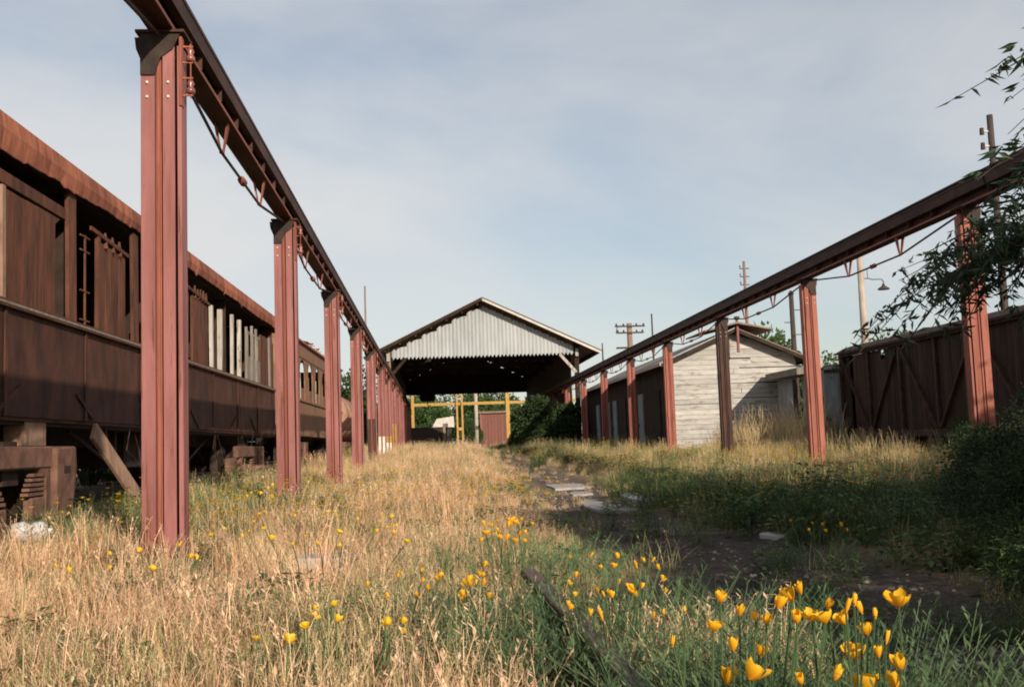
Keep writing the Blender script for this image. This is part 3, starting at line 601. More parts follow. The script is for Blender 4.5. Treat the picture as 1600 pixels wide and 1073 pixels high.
# ------------------------------------------------------------------ white board shed
def white_shed():
    xl, xr, y0, y1 = 7.95, 12.25, 34.9, 54.5; zb = .2; ze = 3.32; xc = 10.1; zp = 4.25
    t = empty('white_shed', (0, 0, 0), 0, 'long white board shed with peeling gable wall and long side coloured dark as shade', 'shed'); ri = random.Random(4)
    def zt(x): return zp-(zp-ze)*abs(x-xc)/(xr-xc)
    bh = .165; z = zb
    MB().prism([(xl+.02, zb), (xr-.02, zb), (xr-.02, ze-.04), (xc, zp-.06), (xl+.02, ze-.04)], y0+.03, y0+.1).build('gable_core', 'dark_wood', t)
    while z < zp-.1:
        za_ = z; zb_ = z+bh+.014
        def xlim(zz): return (xl, xr) if zz <= ze else (xc-(xr-xc)*(zp-zz)/(zp-ze), xc+(xr-xc)*(zp-zz)/(zp-ze))
        a0, a1 = xlim(za_); b0, b1 = xlim(min(zb_, zp-.02))
        cuts = [0, ri.uniform(.35, .65), 1] if a1-a0 > 2.5 else [0, 1]
        for c0, c1 in zip(cuts, cuts[1:]):
            g_ = .004 if c1 < 1 else 0
            vs = [(a0+(a1-a0)*c0, y0-.008, za_), (a0+(a1-a0)*c1-g_, y0-.008, za_), (b0+(b1-b0)*c1-g_, y0+.014, zb_), (b0+(b1-b0)*c0, y0+.014, zb_)]
            m_ = MB().add(vs+[(x, y+.012, zz) for x, y, zz in vs], [(0, 1, 2, 3), (7, 6, 5, 4), (0, 4, 5, 1), (1, 5, 6, 2), (2, 6, 7, 3), (3, 7, 4, 0)])
            o = m_.build('siding_board', 'shed_white', t, loc=(ri.uniform(-.006, .006), ri.uniform(-.004, .0), ri.uniform(-.006, .006)))
            o.rotation_euler = (0, ri.uniform(-.0025, .0025), 0)
        z += bh
    for x in (xl-.04,): MB().box(x-.03, x+.07, y0-.035, y0+.1, zb, ze).build('corner_board', 'shed_white', t)
    # long side, its shade put into the near-black board colour
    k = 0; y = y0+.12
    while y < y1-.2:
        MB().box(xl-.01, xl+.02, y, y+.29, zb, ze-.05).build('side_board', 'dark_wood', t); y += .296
    for yy, wd, mt in ((36.6, 1.5, 'dark_wood'), (39.6, .9, 'door_blue'), (41.3, .9, 'door_blue'), (43.2, 1.2, 'dark_wood'), (45.4, .9, 'door_blue'), (47.2, .9, 'door_blue'), (50.2, .9, 'door_blue')):
        d = MB().box(xl-.06, xl-.012, yy, yy+wd, zb, 2.45).build('door', mt, t); MB().box(xl-.075, xl-.061, yy+wd-.15, yy+wd-.08, 1.2, 1.35).build('handle', 'wheel_iron', d)
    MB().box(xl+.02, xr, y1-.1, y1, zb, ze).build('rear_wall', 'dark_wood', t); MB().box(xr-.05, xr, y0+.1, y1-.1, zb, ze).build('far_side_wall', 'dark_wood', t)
    for s in (-1, 1):
        xe = xc+s*(xr-xc+.42); zz = zp+.10-(zp-ze)*(abs(xe-xc))/(xr-xc)
        n = 9; wS = (y1-y0+.9)/n
        for k in range(n):
            MB().prism([(xc, zp+.10), (xe, zz), (xe, zz-.035), (xc, zp+.065)], y0-.45+k*wS, y0-.45+(k+1)*wS-.01).build('roof_sheet', 'roof_iron' if s > 0 or k % 3 else 'sheet_grey', t)
        MB().bar((xc, y0-.40, zp+.01), (xe, y0-.40, zz-.09), .06, .11).build('rafter', 'dark_wood', t)
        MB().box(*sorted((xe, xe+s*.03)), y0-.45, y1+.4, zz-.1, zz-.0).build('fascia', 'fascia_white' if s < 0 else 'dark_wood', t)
    # small ridge vent over the gable
    MB().prism([(xc-1.1, zp+.0), (xc, zp+.26), (xc+1.2, zp+.0), (xc+1.2, zp-.05), (xc, zp+.20), (xc-1.1, zp-.05)], y0-.7, y0+2.0).build('ridge_cap', 'roof_iron', t)
    p = MB().tube((10.15, y0-.5, 3.5), (10.15, y0-.5, 4.6), .05, .05, 8).build('vent_pipe', 'paint_red', t); MB().tube((10.15, y0-.5, 4.6), (10.15, y0-.5, 4.7), .11, .09, 8).build('pipe_cap', 'pole_dark', p)
    MB().box(7.7, 8.1, y0-.02+16, y0+17, 0, .2).build('footing', 'concrete', t)
    rebase(t, (xl, y0, 0))
white_shed()
def lean_to():
    t = empty('sheet_iron_lean_to', (0, 0, 0), 0, 'low lean-to of grey iron sheets between the white shed and dark wagon', 'lean-to'); ri = random.Random(8)
    y = 30.7
    for k, (wd, mt) in enumerate(((.75, 'sheet_grey'), (.8, 'sheet_grey'), (.9, None), (.75, 'sheet_grey'), (.75, 'sheet_grey'))):
        if mt:
            m_ = MB(); vs = []; n = 10
            for i in range(n+1):
                xx = 11.5+(.02 if i % 2 else -.02); vs += [(xx, y+wd*i/n, .1), (xx, y+wd*i/n, 2.5)]
            fs = [(2*i, 2*i+1, 2*i+3, 2*i+2) for i in range(n)]; b_ = len(vs); vs += [(x+.01, yy, zz) for x, yy, zz in vs]; fs += [tuple(b_+q for q in reversed(f)) for f in fs]
            m_.add(vs, fs).build('wall_sheet', mt, t, fix=False)
        y += wd
    for k in range(4): MB().box(11.5+k*.8, 11.5+k*.8+.78, 30.6, 30.64, .1, 2.5).build('end_sheet', 'sheet_grey', t)
    MB().box(11.42, 11.52, 30.5, 30.6, 0, 2.95).build('corner_post', 'weathered_white', t)
    MB().prism([(11.1, 2.55), (11.1, 2.76), (14.8, 3.0), (14.8, 2.8)], 31.6, 34.7).build('roof_slab', 'grey_board', t)
    MB().prism([(11.45, 2.6), (11.45, 2.66), (14.8, 2.9), (14.8, 2.8)], 30.5, 31.58).build('roof_sheet', 'sheet_grey', t)
    MB().box(14.6, 14.7, 30.6, 34.5, 0, 2.7).build('rear_wall', 'dark_wood', t)
    rebase(t, (11.5, 30.6, 0))
lean_to()
# ------------------------------------------------------------------ dark board wagon on the right
def wagon():
    x0 = 12.0; ya, yb = 14.6, 30.3; zb, zt = .75, 2.98
    t = empty('goods_wagon', (0, 0, 0), 0, 'long dark wooden goods wagon with braced board sides, behind the right columns', 'goods wagon'); ri = random.Random(6)
    y = ya; bw = .24
    MB().box(x0+.03, x0+2.6, ya+.05, yb-.05, zb, zb+.1).build('floor', 'wagon_wood', t)
    while y < yb-.1:
        if ri.random() > .05:
            o = MB().box(0, .025, 0, bw-.008, 0, zt-zb-.06-(.5*ri.random() if ri.random() < .08 else 0)).build('side_board', 'wagon_wood', t, loc=(x0+ri.uniform(0, .012), y, zb)); o.rotation_euler = (ri.uniform(-.004, .004), 0, 0)
        y += bw
    k = 0; y = ya
    while y <= yb+.01:
        MB().box(x0-.07, x0-.001, y-.05, y+.05, zb, zt-.06).build('post', 'wagon_iron', t)
        if y+1.9 < yb+.1:
            s = 1 if k % 2 else -1
            MB().bar((x0-.035, y+(.1 if s > 0 else 1.86), zb+.05), (x0-.035, y+(1.86 if s > 0 else .1), zt-.1), .06, .09, (1, 0, 0)).build('diagonal_brace', 'wagon_iron', t)
        y += 1.96; k += 1
    MB().box(x0-.09, x0+.0, ya, yb, zt-.058, zt+.06).build('top_rail', 'wagon_wood', t); MB().box(x0-.08, x0+.0, ya, yb, zb-.16, zb-.002).build('sole_bar', 'wagon_iron', t)
    MB().box(x0+2.58, x0+2.62, ya, yb, zb, zt).build('far_side', 'wagon_wood', t)
    MB().box(x0+.5, x0+2.2, ya+.3, yb-.3, .1, zb-.005).build('underframe', 'wheel_iron', t)  # dark filler box added to block the bright gap beneath the wagon
    n = 10
    for yy in (ya, yb-.03):
        for i in range(n): MB().box(x0+.03+i*.255, x0+.03+i*.255+.247, yy, yy+.03, zb, zt).build('end_board', 'wagon_wood', t)
    arch_roof(ya-.12, yb+.12, x0-.14, x0+2.75, zt+.075, .28, 'wagon_wood', t)
    for yy in (ya+1.5, ya+3.2, yb-3.2, yb-1.5):
        for xa in (x0+.35, x0+1.95): MB().tube((xa, yy, .52), (xa+.13, yy, .52), .45, .45, 20).build('wheel', 'wheel_iron', t)
    rebase(t, (x0, ya, 0))
wagon()

# ------------------------------------------------------------------ poles
def pole(name, px, Y, pyt, mat, r0, r1, label, cat='utility pole', pxb=None):
    p = aty(px, pyt, Y); z0 = ter(p.x, Y)-.3
    t = empty(name, (p.x, Y, z0), 0, label, cat); h_ = p.z-z0
    MB().tube((0, 0, 0), (0, 0, h_), r0, r1, 10).build('shaft', mat, t, smooth=True); return t, h_
t, h_ = pole('lamp_post', 1343, 45, 402, 'pole_concrete', .2, .13, 'tall pale lamp post with a bracket lamp behind the wagon', 'lamp post')
c = MB().path([(.1, 0, h_-.95), (.35, 0, h_-.95), (.5, 0, h_-1.0), (.92, 0, h_-1.0), (1.0, 0, h_-1.08), (1.0, 0, h_-1.25)], .022, 6).bar((.3, 0, h_-.5), (.3, 0, h_-.95), .02, .02).build('lamp_arm', 'pole_dark', t)
MB().path([(1.0, 0, h_-1.2), (1.0, 0, h_-1.3), (1.0, 0, h_-1.4), (1.0, 0, h_-1.46)], [.05, .08, .24, .26], 14).build('lamp_shade', 'pole_dark', t)
MB().tube((0, 0, h_*.60), (0, 0, h_*.60+.12), .2, .2, 10).build('collar', 'pole_concrete', t)
t, h_ = pole('utility_pole', 1236, 50, 462, 'pole_dark', .15, .11, 'dark timber pole standing behind the lean-to')
for k in range(5): MB().bar((-.4 if k % 2 else -.1, 0, h_-.7-k*.6), (.1 if k % 2 else .4, 0, h_-.7-k*.6), .04, .04).build('climbing_peg', 'pole_dark', t)
MB().path([(0, 0, h_), (0, 0, h_+.1), (0, 0, h_+.25)], [.1, .16, .05], 8).build('pole_cap', 'pole_dark', t)
t, h_ = pole('utility_pole', 1162, 48, 408, 'pole_wood', .11, .06, 'slim rusty pole with small brackets behind the white shed')
for k in range(3): a_ = MB().bar((-.22, 0, h_-.35-k*.38), (.22, 0, h_-.35-k*.38), .05, .04).build('bracket', 'pole_dark', t); MB().tube((-.2, 0, h_-.3-k*.38), (-.2, 0, h_-.2-k*.38), .04, .03, 8).build('insulator', 'insulator', a_)
t, h_ = pole('utility_pole', 1546, 30, 180, 'pole_dark', .13, .09, 'dark pole with two side insulators rising above the right girder')
for k in (.5, .95): a_ = MB().bar((0, 0, h_-k), (-.28, 0, h_-k), .05, .05).build('bracket', 'fascia_white', t); MB().tube((-.28, 0, h_-k-.1), (-.28, 0, h_-k+.1), .07, .06, 8).build('insulator', 'pole_dark', a_)
t, h_ = pole('utility_pole', 983, 80, 505, 'pole_wood', .26, .2, 'timber power pole with two crossarms beside the open shed')
for zz, wd in ((.25, 1.15), (.75, 1.05)):
    a_ = MB().bar((-wd, -.25, h_-zz), (wd, -.25, h_-zz), .1, .12).build('crossarm', 'pole_dark', t)
    for x in (-wd+.1, -.5, .5, wd-.1): MB().path([(x, -.25, h_-zz), (x, -.25, h_-zz+.14), (x, -.25, h_-zz+.22)], [.05, .08, .03], 8).build('insulator', 'pole_dark', a_)
MB().bar((-1.1, -.25, h_-1.9), (-.2, -.25, h_-1.9), .3, .12).build('platform', 'pole_dark', t); MB().bar((-1.1, -.25, h_-.75), (-.95, -.25, h_-.25), .06, .06).build('arm_brace', 'pole_dark', t)
pole('utility_pole', 1018, 82, 490, 'pole_dark', .1, .06, 'thin bare pole beside the crossarm power pole')
pole('utility_pole', 941, 84, 536, 'pole_dark', .08, .05, 'short thin pole showing past the shed eave')
pole('utility_pole', 570, 60, 447, 'pole_wood', .075, .05, 'slim bare mast rising behind the tank wagon', 'mast')
pole('utility_pole', 743, 112, 612, 'pole_concrete', .2, .18, 'pale concrete pole seen through the open shed')

# ------------------------------------------------------------------ slabs, rocks, rail
def slab(px, py, dx, dy, h_, label, seed, mat='concrete', name='concrete_slab', cat='slab', tilt=0):
    p = atz(px, py, ter(2, 10) if py > 770 else .1); p.z = ter(p.x, p.y); ri = random.Random(seed)
    poly = []; n = 11
    for i in range(n):
        a = 2*math.pi*i/n; k = 1/max(abs(math.cos(a)), abs(math.sin(a)))**.7; q = ri.uniform(.78, 1.08)
        poly.append((dx*k*q*math.cos(a), dy*k*q*math.sin(a)))
    o = MB().prism(poly, -.05, h_, 'z').build(name, mat, bevel=.008, loc=p); o.rotation_euler = (tilt, 0, ri.uniform(-.15, .15)); return tag(o, label, cat)
slab(1018, 789, .34, .95, .035, 'pale broken concrete slab on the bare path at the shadow edge', 1, 'plastic_white')
slab(962, 770, .42, 1.3, .025, 'long grey concrete slab sunk in the sunlit path', 2)
slab(885, 749, .38, 1.1, .03, 'small cracked slab on the far part of the path', 3)
slab(908, 777, .18, .45, .03, 'flat stone slab beside the path in dry grass', 4)
slab(1235, 842, .22, .18, -.005, 'thin white slab lying in the deep tree shade', 5, 'galv')
slab(1080, 828, .38, .5, .006, 'dark worn paving slab in the shaded path', 6, 'path_soil')
slab(515, 897, .24, .22, .06, 'flat pale stone half buried in dry grass', 7, 'concrete', 'flat_stone', 'stone')
def rock(px, py, z, r_, label, seed, mat='rock', Y=None):
    import bmesh
    p = aty(px, py, Y) if Y else atz(px, py, z)
    p.z = ter(p.x, p.y)+r_*.25; ri = random.Random(seed)
    bm = bmesh.new(); bmesh.ops.create_icosphere(bm, subdivisions=3, radius=r_)
    for v in bm.verts:
        d = v.co.normalized(); k = .7+.55*vn(d.x*1.8+seed*3.1+5, d.y*1.8+d.z*1.3+7, seed)
        v.co = Vector((d.x*1.25, d.y, d.z*.75))*r_*k
        for q in range(5):
            nn = Vector((_h(q, seed, 1)-.5, _h(q, seed, 2)-.5, _h(q, seed, 3)-.3)).normalized(); e = v.co.dot(nn)-r_*.62
            if e > 0: v.co -= nn*e
    me = bpy.data.meshes.new('rock'); bm.to_mesh(me); bm.free(); me.materials.append(MATS[mat])
    o = link('rock', me, None, p, (0, 0, ri.uniform(0, 6))); return tag(o, label, 'rock')
rock(703, 893, .1, .10, 'grey-white rock beside the orange poppy clump in dry grass', 1, 'concrete')
rock(471, 800, .1, .16, 'lump of old footing concrete beside a red column base', 2)
rock(1025, 704, .6, .22, 'grey block of rubble in the grass before the white shed', 3, 'concrete', 36.0-1.5)
rock(785, 1050, .1, .045, 'small pale stone in the foreground straw', 4, 'concrete')
rock(395, 712, .5, .4, 'rounded lump of rubble lying beneath the wrecked carriage', 5, 'cast_rust', 23)
def rail():
    t = empty('rail', (.0, 0, 0), 0, 'short rusty length of old railway rail in the foreground grass', 'rail')
    prof = [(-.065, 0), (.065, 0), (.065, .012), (.012, .03), (.012, .095), (.034, .105), (.034, .138), (-.034, .138), (-.034, .105), (-.012, .095), (-.012, .03), (-.065, .012)]
    o = MB().prism(prof, -1.0, 2.35).build('rail_bar', 'rail_rust', t, bevel=.004)
    t.location = (.49, 2.5, ter(.49, 3.5)+.02); t.rotation_euler = (.012, 0, .035)
    for yy in (-.4, .35, 1.1): MB().box(-.3, .3, yy, yy+.2, -.1, -.012).build('sleeper', 'dark_wood', t)
rail()
t = empty('rail_stub', (-.40, 3.72, ter(-.4, 3.72)-.02), .5, 'dark broken rail stub poking out beside yellow poppies', 'rail stub')
MB().prism([(-.05, 0), (.05, 0), (.012, .03), (.012, .08), (.03, .09), (.03, .12), (-.03, .12), (-.03, .09), (-.012, .08), (-.012, .03)], -.1, .12).build('stub', 'rail_rust', t, bevel=.004)

# ------------------------------------------------------------------ grass prototypes (instanced by geometry nodes)
def blade(m, p, ht, lean, az, wd, bend, t, seg=3):
    d = Vector((math.cos(az), math.sin(az), 0)); sd = Vector((-d.y, d.x, 0)); vs = []; n = len(m.v)
    tw = R.uniform(-.6, .6); sd = (sd*math.cos(tw)+d*math.sin(tw))
    for i in range(seg):
        u = i/seg; q = Vector(p)+d*(lean*u+bend*u*u)*ht+Vector((0, 0, ht*(u-.35*bend*u*u*u)))
        ww = wd*(1-.6*u); vs += [q-sd*ww/2, q+sd*ww/2]
    u = 1; vs.append(Vector(p)+d*(lean+bend)*ht+Vector((0, 0, ht*(1-.35*bend))))
    fs = [(2*i, 2*i+1, 2*i+3, 2*i+2) for i in range(seg-1)]+[(2*seg-2, 2*seg-1, 2*seg)]
    m.add(vs, fs, t); return vs[-1]
def tuft(nb, rad_, h0, h1, wd, lean, bend, tint=(0, 1), heads=0, flat=0):
    m = MB()
    for i in range(nb):
        a = R.uniform(0, 6.28); r_ = rad_*math.sqrt(R.random()); ht = R.uniform(h0, h1)
        t = R.uniform(*tint)
        if i < flat:
            blade(m, (r_*math.cos(a), r_*math.sin(a), R.uniform(0, .06)), ht*.5, R.uniform(.8, 2.0), R.uniform(0, 6.28), wd, R.uniform(.0, .4), t)
            continue
        tip = blade(m, (r_*math.cos(a), r_*math.sin(a), 0), ht, R.uniform(0, lean), R.uniform(0, 6.28), wd*R.uniform(.6, 1.2), R.uniform(0, bend), t)
    for i in range(heads):
        a = R.uniform(0, 6.28); r_ = rad_*R.random(); ht = R.uniform(h1*.9, h1*1.35); az = R.uniform(0, 6.28); ln = R.uniform(.05, .3)
        p0 = Vector((r_*math.cos(a), r_*math.sin(a), 0)); d = Vector((math.cos(az), math.sin(az), 0))
        pts = [p0+d*ln*ht*u*u+Vector((0, 0, ht*(u-.12*u**3))) for u in (0, .35, .7, 1)]
        m.path(pts, [wd*.35, wd*.3, wd*.22, wd*.12], 3, R.uniform(.4, 1), cap=False)
        for k in range(7):
            u = .68+.32*k/6; q = p0+d*ln*ht*u*u+Vector((0, 0, ht*(u-.12*u**3))); az2 = R.uniform(0, 6.28)
            e = q+Vector((math.cos(az2)*.022, math.sin(az2)*.022, R.uniform(-.012, .02))); sd = Vector((-math.sin(az2), math.cos(az2), 0))*.0035
            m.add([q, (q+e)/2+sd, e, (q+e)/2-sd], [(0, 1, 2, 3)], R.uniform(.5, 1))
    return m
def feather(nst, rad_, h0, h1, wd, tint=(0, 1), nk=9):   # finely divided poppy-like foliage
    m = MB()
    for i in range(nst):
        a = R.uniform(0, 6.28); r_ = rad_*math.sqrt(R.random()); ht = R.uniform(h0, h1); az = a+R.uniform(-.6, .6); ln = R.uniform(.1, .7)
        p0 = Vector((r_*math.cos(a), r_*math.sin(a), 0)); d = Vector((math.cos(az), math.sin(az), 0)); t = R.uniform(*tint)
        f = lambda u: p0+d*ln*ht*u*u+Vector((0, 0, ht*(u-.15*u*u)))
        m.path([f(0), f(.5), f(1)], [wd*.5, wd*.4, wd*.2], 3, t, cap=False)
        for k in range(nk):
            u = .2+.8*k/(nk-1); q = f(u); az2 = R.uniform(0, 6.28); l_ = R.uniform(.03, .075)*(1.15-.5*u)
            e = q+Vector((math.cos(az2)*l_*.8, math.sin(az2)*l_*.8, l_*R.uniform(.2, .9))); sd = Vector((-math.sin(az2), math.cos(az2), 0))*wd*.6
            mid = q*.4+e*.6
            m.add([q, mid+sd*1.3, e, mid-sd*1.3], [(0, 1, 2, 3)], min(1, t+R.uniform(-.1, .3)))
    return m
def broad(nl, rad_, h_, ll, tint=(0, 1)):
    m = MB()
    for i in range(nl):
        a = R.uniform(0, 6.28); z = h_*R.random(); r_ = rad_*R.random()*(1-.5*z/h_); q = Vector((r_*math.cos(a), r_*math.sin(a), z))
        az = a+R.uniform(-1, 1); d = Vector((math.cos(az), math.sin(az), R.uniform(-.3, .8))).normalized(); l_ = ll*R.uniform(.6, 1.2); sd = d.cross(Vector((0, 0, 1))).normalized()*l_*.22
        m.add([q, q+d*l_*.45+sd, q+d*l_-Vector((0, 0, l_*.2)), q+d*l_*.45-sd], [(0, 1, 2), (0, 2, 3)], R.uniform(*tint))
    for i in range(nl//10):
        a = R.uniform(0, 6.28); m.path([(0, 0, 0), (rad_*.6*math.cos(a), rad_*.6*math.sin(a), h_*R.uniform(.5, 1))], [.004, .002], 3, .2, cap=False)
    return m
def flowerspray(n, rad_, h0, h1, s):
    m = MB()
    for i in range(n):
        a = R.uniform(0, 6.28); r_ = rad_*R.random(); p = Vector((r_*math.cos(a), r_*math.sin(a), R.uniform(h0, h1)))
        for k in range(5):
            b = 2*math.pi*k/5+i; e = p+Vector((math.cos(b)*s, math.sin(b)*s, s*.6)); b2 = b+.62
            m.add([p, p+Vector((math.cos(b-.5)*s*.7, math.sin(b-.5)*s*.7, s*.5)), e, p+Vector((math.cos(b+.5)*s*.7, math.sin(b+.5)*s*.7, s*.5))], [(0, 1, 2, 3)], R.random())
    return m
def protos(name, items):
    c = bpy.data.collections.new(name)
    for i, (m, mat) in enumerate(items):
        o = bpy.data.objects.new(f'{name}_source', m.mesh(f'{name}_source', mat, fix=False)); c.objects.link(o)
    return c
P_dry = protos('dry_tuft', [(tuft(55, .16, .10, .26, .0045, .6, .7, (0, 1), 3, 16), 'dry_grass') for k in range(4)]+[(tuft(60, .18, .06, .18, .0045, .9, .8, (.1, 1), 1, 30), 'dry_grass') for k in range(3)])
P_dock = protos('dock_tuft', [(tuft(7, .05, .2, .42, .008, .15, .2, (0, .3), 6, 0), 'dry_grass'), (broad(40, .16, .12, .09), 'green_grass'), (broad(50, .2, .16, .07), 'weed_leaf')])
P_peb = protos('pebble', [(MB().path([(0, 0, -.01), (0, 0, 0), (.003, 0, .012), (0, .002, .02)], [.012, .022, .018, .006], 6, .5), 'rock'), (MB().path([(0, 0, -.01), (0, 0, 0), (.006, 0, .008), (0, .002, .012)], [.02, .03, .024, .008], 5, .5), 'path_soil')])
P_straw = protos('straw_tuft', [(tuft(48, .2, .16, .40, .006, .35, .5, (0, 1), 8, 5), 'straw') for k in range(4)])
P_tall = protos('tall_tuft', [(tuft(34, .3, .3, .62, .011, .3, .4, (0, 1), 12, 2), 'straw') for k in range(3)])
P_green = protos('green_tuft', [(tuft(48, .15, .08, .25, .006, .5, .7, (0, 1), 2, 6), 'green_grass') for k in range(3)]+[(feather(26, .13, .08, .22, .005), 'poppy_leaf')])
P_weed = protos('weed_tuft', [(broad(120, .25, .45, .08), 'weed_leaf'), (feather(40, .25, .2, .5, .007), 'weed_leaf'), (broad(90, .3, .3, .1), 'weed_leaf')])
P_yel = protos('yellow_spray', [(flowerspray(7, .3, .2, .42, .021), 'petal_yellow'), (flowerspray(5, .35, .2, .4, .022), 'petal'), (flowerspray(4, .3, .2, .4, .024), 'petal_orange')])
def scatter(name, coll, pts, label, cat):
    """pts: (x,y,z,rotz,scale,idx)"""
    me = bpy.data.meshes.new(name); me.from_pydata([p[:3] for p in pts], [], [])
    a = me.attributes.new('rz', 'FLOAT', 'POINT'); a.data.foreach_set('value', [p[3] for p in pts])
    a = me.attributes.new('sc', 'FLOAT', 'POINT'); a.data.foreach_set('value', [p[4] for p in pts])
    a = me.attributes.new('ix', 'INT', 'POINT'); a.data.foreach_set('value', [p[5] for p in pts])
    o = bpy.data.objects.new(name, me); COL.objects.link(o); tag(o, label, cat, None, 'stuff')
    g = bpy.data.node_groups.new(name, 'GeometryNodeTree')
    g.interface.new_socket('Geometry', in_out='INPUT', socket_type='NodeSocketGeometry'); g.interface.new_socket('Geometry', in_out='OUTPUT', socket_type='NodeSocketGeometry')
    n = g.nodes; l = g.links; gi = n.new('NodeGroupInput'); go_ = n.new('NodeGroupOutput')
    ci = n.new('GeometryNodeCollectionInfo'); ci.inputs['Collection'].default_value = coll; ci.inputs['Separate Children'].default_value = True; ci.inputs['Reset Children'].default_value = True
    ip = n.new('GeometryNodeInstanceOnPoints'); ip.inputs['Pick Instance'].default_value = True
    def na(nm, ty):
        q = n.new('GeometryNodeInputNamedAttribute'); q.data_type = ty; q.inputs['Name'].default_value = nm; return [s for s in q.outputs if s.enabled and s.name == 'Attribute'][0]
    cx = n.new('ShaderNodeCombineXYZ'); l.new(na('rz', 'FLOAT'), cx.inputs['Z'])
    l.new(gi.outputs[0], ip.inputs['Points']); l.new(ci.outputs[0], ip.inputs['Instance']); l.new(na('ix', 'INT'), ip.inputs['Instance Index'])
    l.new(cx.outputs[0], ip.inputs['Rotation']); l.new(na('sc', 'FLOAT'), ip.inputs['Scale']); l.new(ip.outputs[0], go_.inputs[0])
    o.modifiers.new('scatter', 'NODES').node_group = g
    return o
# green patches (world x, y, radius, strength) read off the yard
GP = [(-3.4, 9.3, 1.5, 1), (-3.0, 12, 1.7, 1), (-2.7, 15.8, 1.5, .9), (-3.3, 20, 1.5, .6), (-.1, 4.75, .5, .55), (.75, 5.0, .5, .7), (.55, 7.4, .6, .6), (-.25, 3.6, .4, .4), (.75, 2.6, .4, .6), (.3, 3.0, .4, .35),
      (2.9, 13.0, 1.0, .9), (4.6, 14.5, 1.6, .8), (4.2, 11.0, 1.6, .8), (3.2, 17, .8, .7), (-1.0, 3.3, .35, .4), (.9, 6.3, .5, .6), (-.9, 8.6, .5, .3), (3.6, 8.2, 1.6, .7), (3, 5, 1.2, .7), (-.6, 4.3, .3, .5), (4.8, 40, 2.0, .6), (3.4, 30, 1.0, .7), (1.2, 50, 2, .5)]
def green(x, y):
    g_ = 0
    for a, b, r_, s in GP:
        d = math.hypot(x-a, y-b)/r_
        if d < 1.4: g_ = max(g_, s*(1-sst(.6, 1.4, d)))
    return g_
lists = {k: [] for k in ('dry', 'straw', 'tall', 'green', 'weed', 'yel')}
def put(k, x, y, s, n, smin=.8, smax=1.25): lists[k].append((x, y, ter(x, y)-.01, R.uniform(0, 6.28), s*R.uniform(smin, smax), R.randrange(n)))
def blocked(x, y):
    if math.hypot(x+3.45, (y-9.4)*.55) < .55: return True
    if x < -3.75 and y > 5: return R.random() > .12 or x < -4.3
    if x > 7.9 and y > 34.6: return True
    if x > 11.3 and y > 30: return True
    if x > 11.9 and y > 14: return True
    if -.16 < x-.47 < .16 and 1.4 < y < 4.85: return R.random() < .93
    if -.35 < x-.4 < .1 and y < 3.8: return R.random() < .4
    return False
def inview(x, y): return -.62*y-1.2 < x < .66*y+1.5
def sow(y0, y1, dens, size):
    ar = 0; y = y0
    n = int((y1-y0)*22*dens)
    for i in range(n):
        x = R.uniform(-9, 13); y = R.uniform(y0, y1)
        if not inview(x, y) or blocked(x, y): continue
        if x > 1.12 and y < 3.8 and R.random() < .93: continue
        pd = path_d(x, y)
        if pd < 1.05 and 4.2 < y < 50 and R.random() > .10+.08*(y > 9)+.4*max(0, y-26)/20: continue
        if x > 1.0 and y < 12.5 and x > 1.0+.25*max(0, y-9):
            if R.random() < (.78 if y < 4.5 else .4): continue
            if R.random() < .45: put('weed', x, y, R.uniform(.25, .5)*min(1.2, .5+.12*y), 3); continue  # dark weeds replace pale grass, putting part of the tree shade into colour
            if R.random() < .6: put('green', x, y, R.uniform(.6, 1.1)*size, 4); continue
            if R.random() < .5: continue
        lo = min(1, .38+.42*max(0, pd-1)) if y > 4 else 1
        cl = vn(x*1.3+9, y*1.0, 51); c2 = vn(x*3.1, y*2.2, 52)
        if cl < .45 and R.random() < .62: continue
        size_ = size*lo*(.55+.65*cl+.35*c2)
        g_ = green(x, y); pat = vn(x*.55, y*.4, 11); q = R.random()
        right = sst(2.6, 4.2, x)*sst(9, 13, y)
        if abs(x-.9) < .33 and abs(y-2.25) < .45:
            if R.random() < .8: continue
        mid = .54-.14*right-.12*vn(x*.8, y*.5, 33)*sst(8, 12, y)
        if q < g_*.85: put('green', x, y, size_*(1.0 if y < 9 else .95), 4)
        elif q < g_*.85+.07+.22*(pat > .56)+.42*right: put('green', x, y, size_*.85, 4)
        elif R.random() < right*.28: put('tall', x, y, size_*.34, 3)
        elif R.random() < .16+.22*sst(6, 14, y)+.25*(pat < .4): put('straw', x, y, size_*(.55 if y < 8 else mid), 4)
        else: put('dry', x, y, size_*(1 if y < 9 else .9), 7)
sow(1.7, 5.5, 115, .85); sow(5.5, 10, 75, 1.0); sow(10, 18, 34, 1.2); sow(18, 32, 16, 1.45); sow(32, 60, 6.5, 1.8); sow(60, 110, 1.6, 2.0)
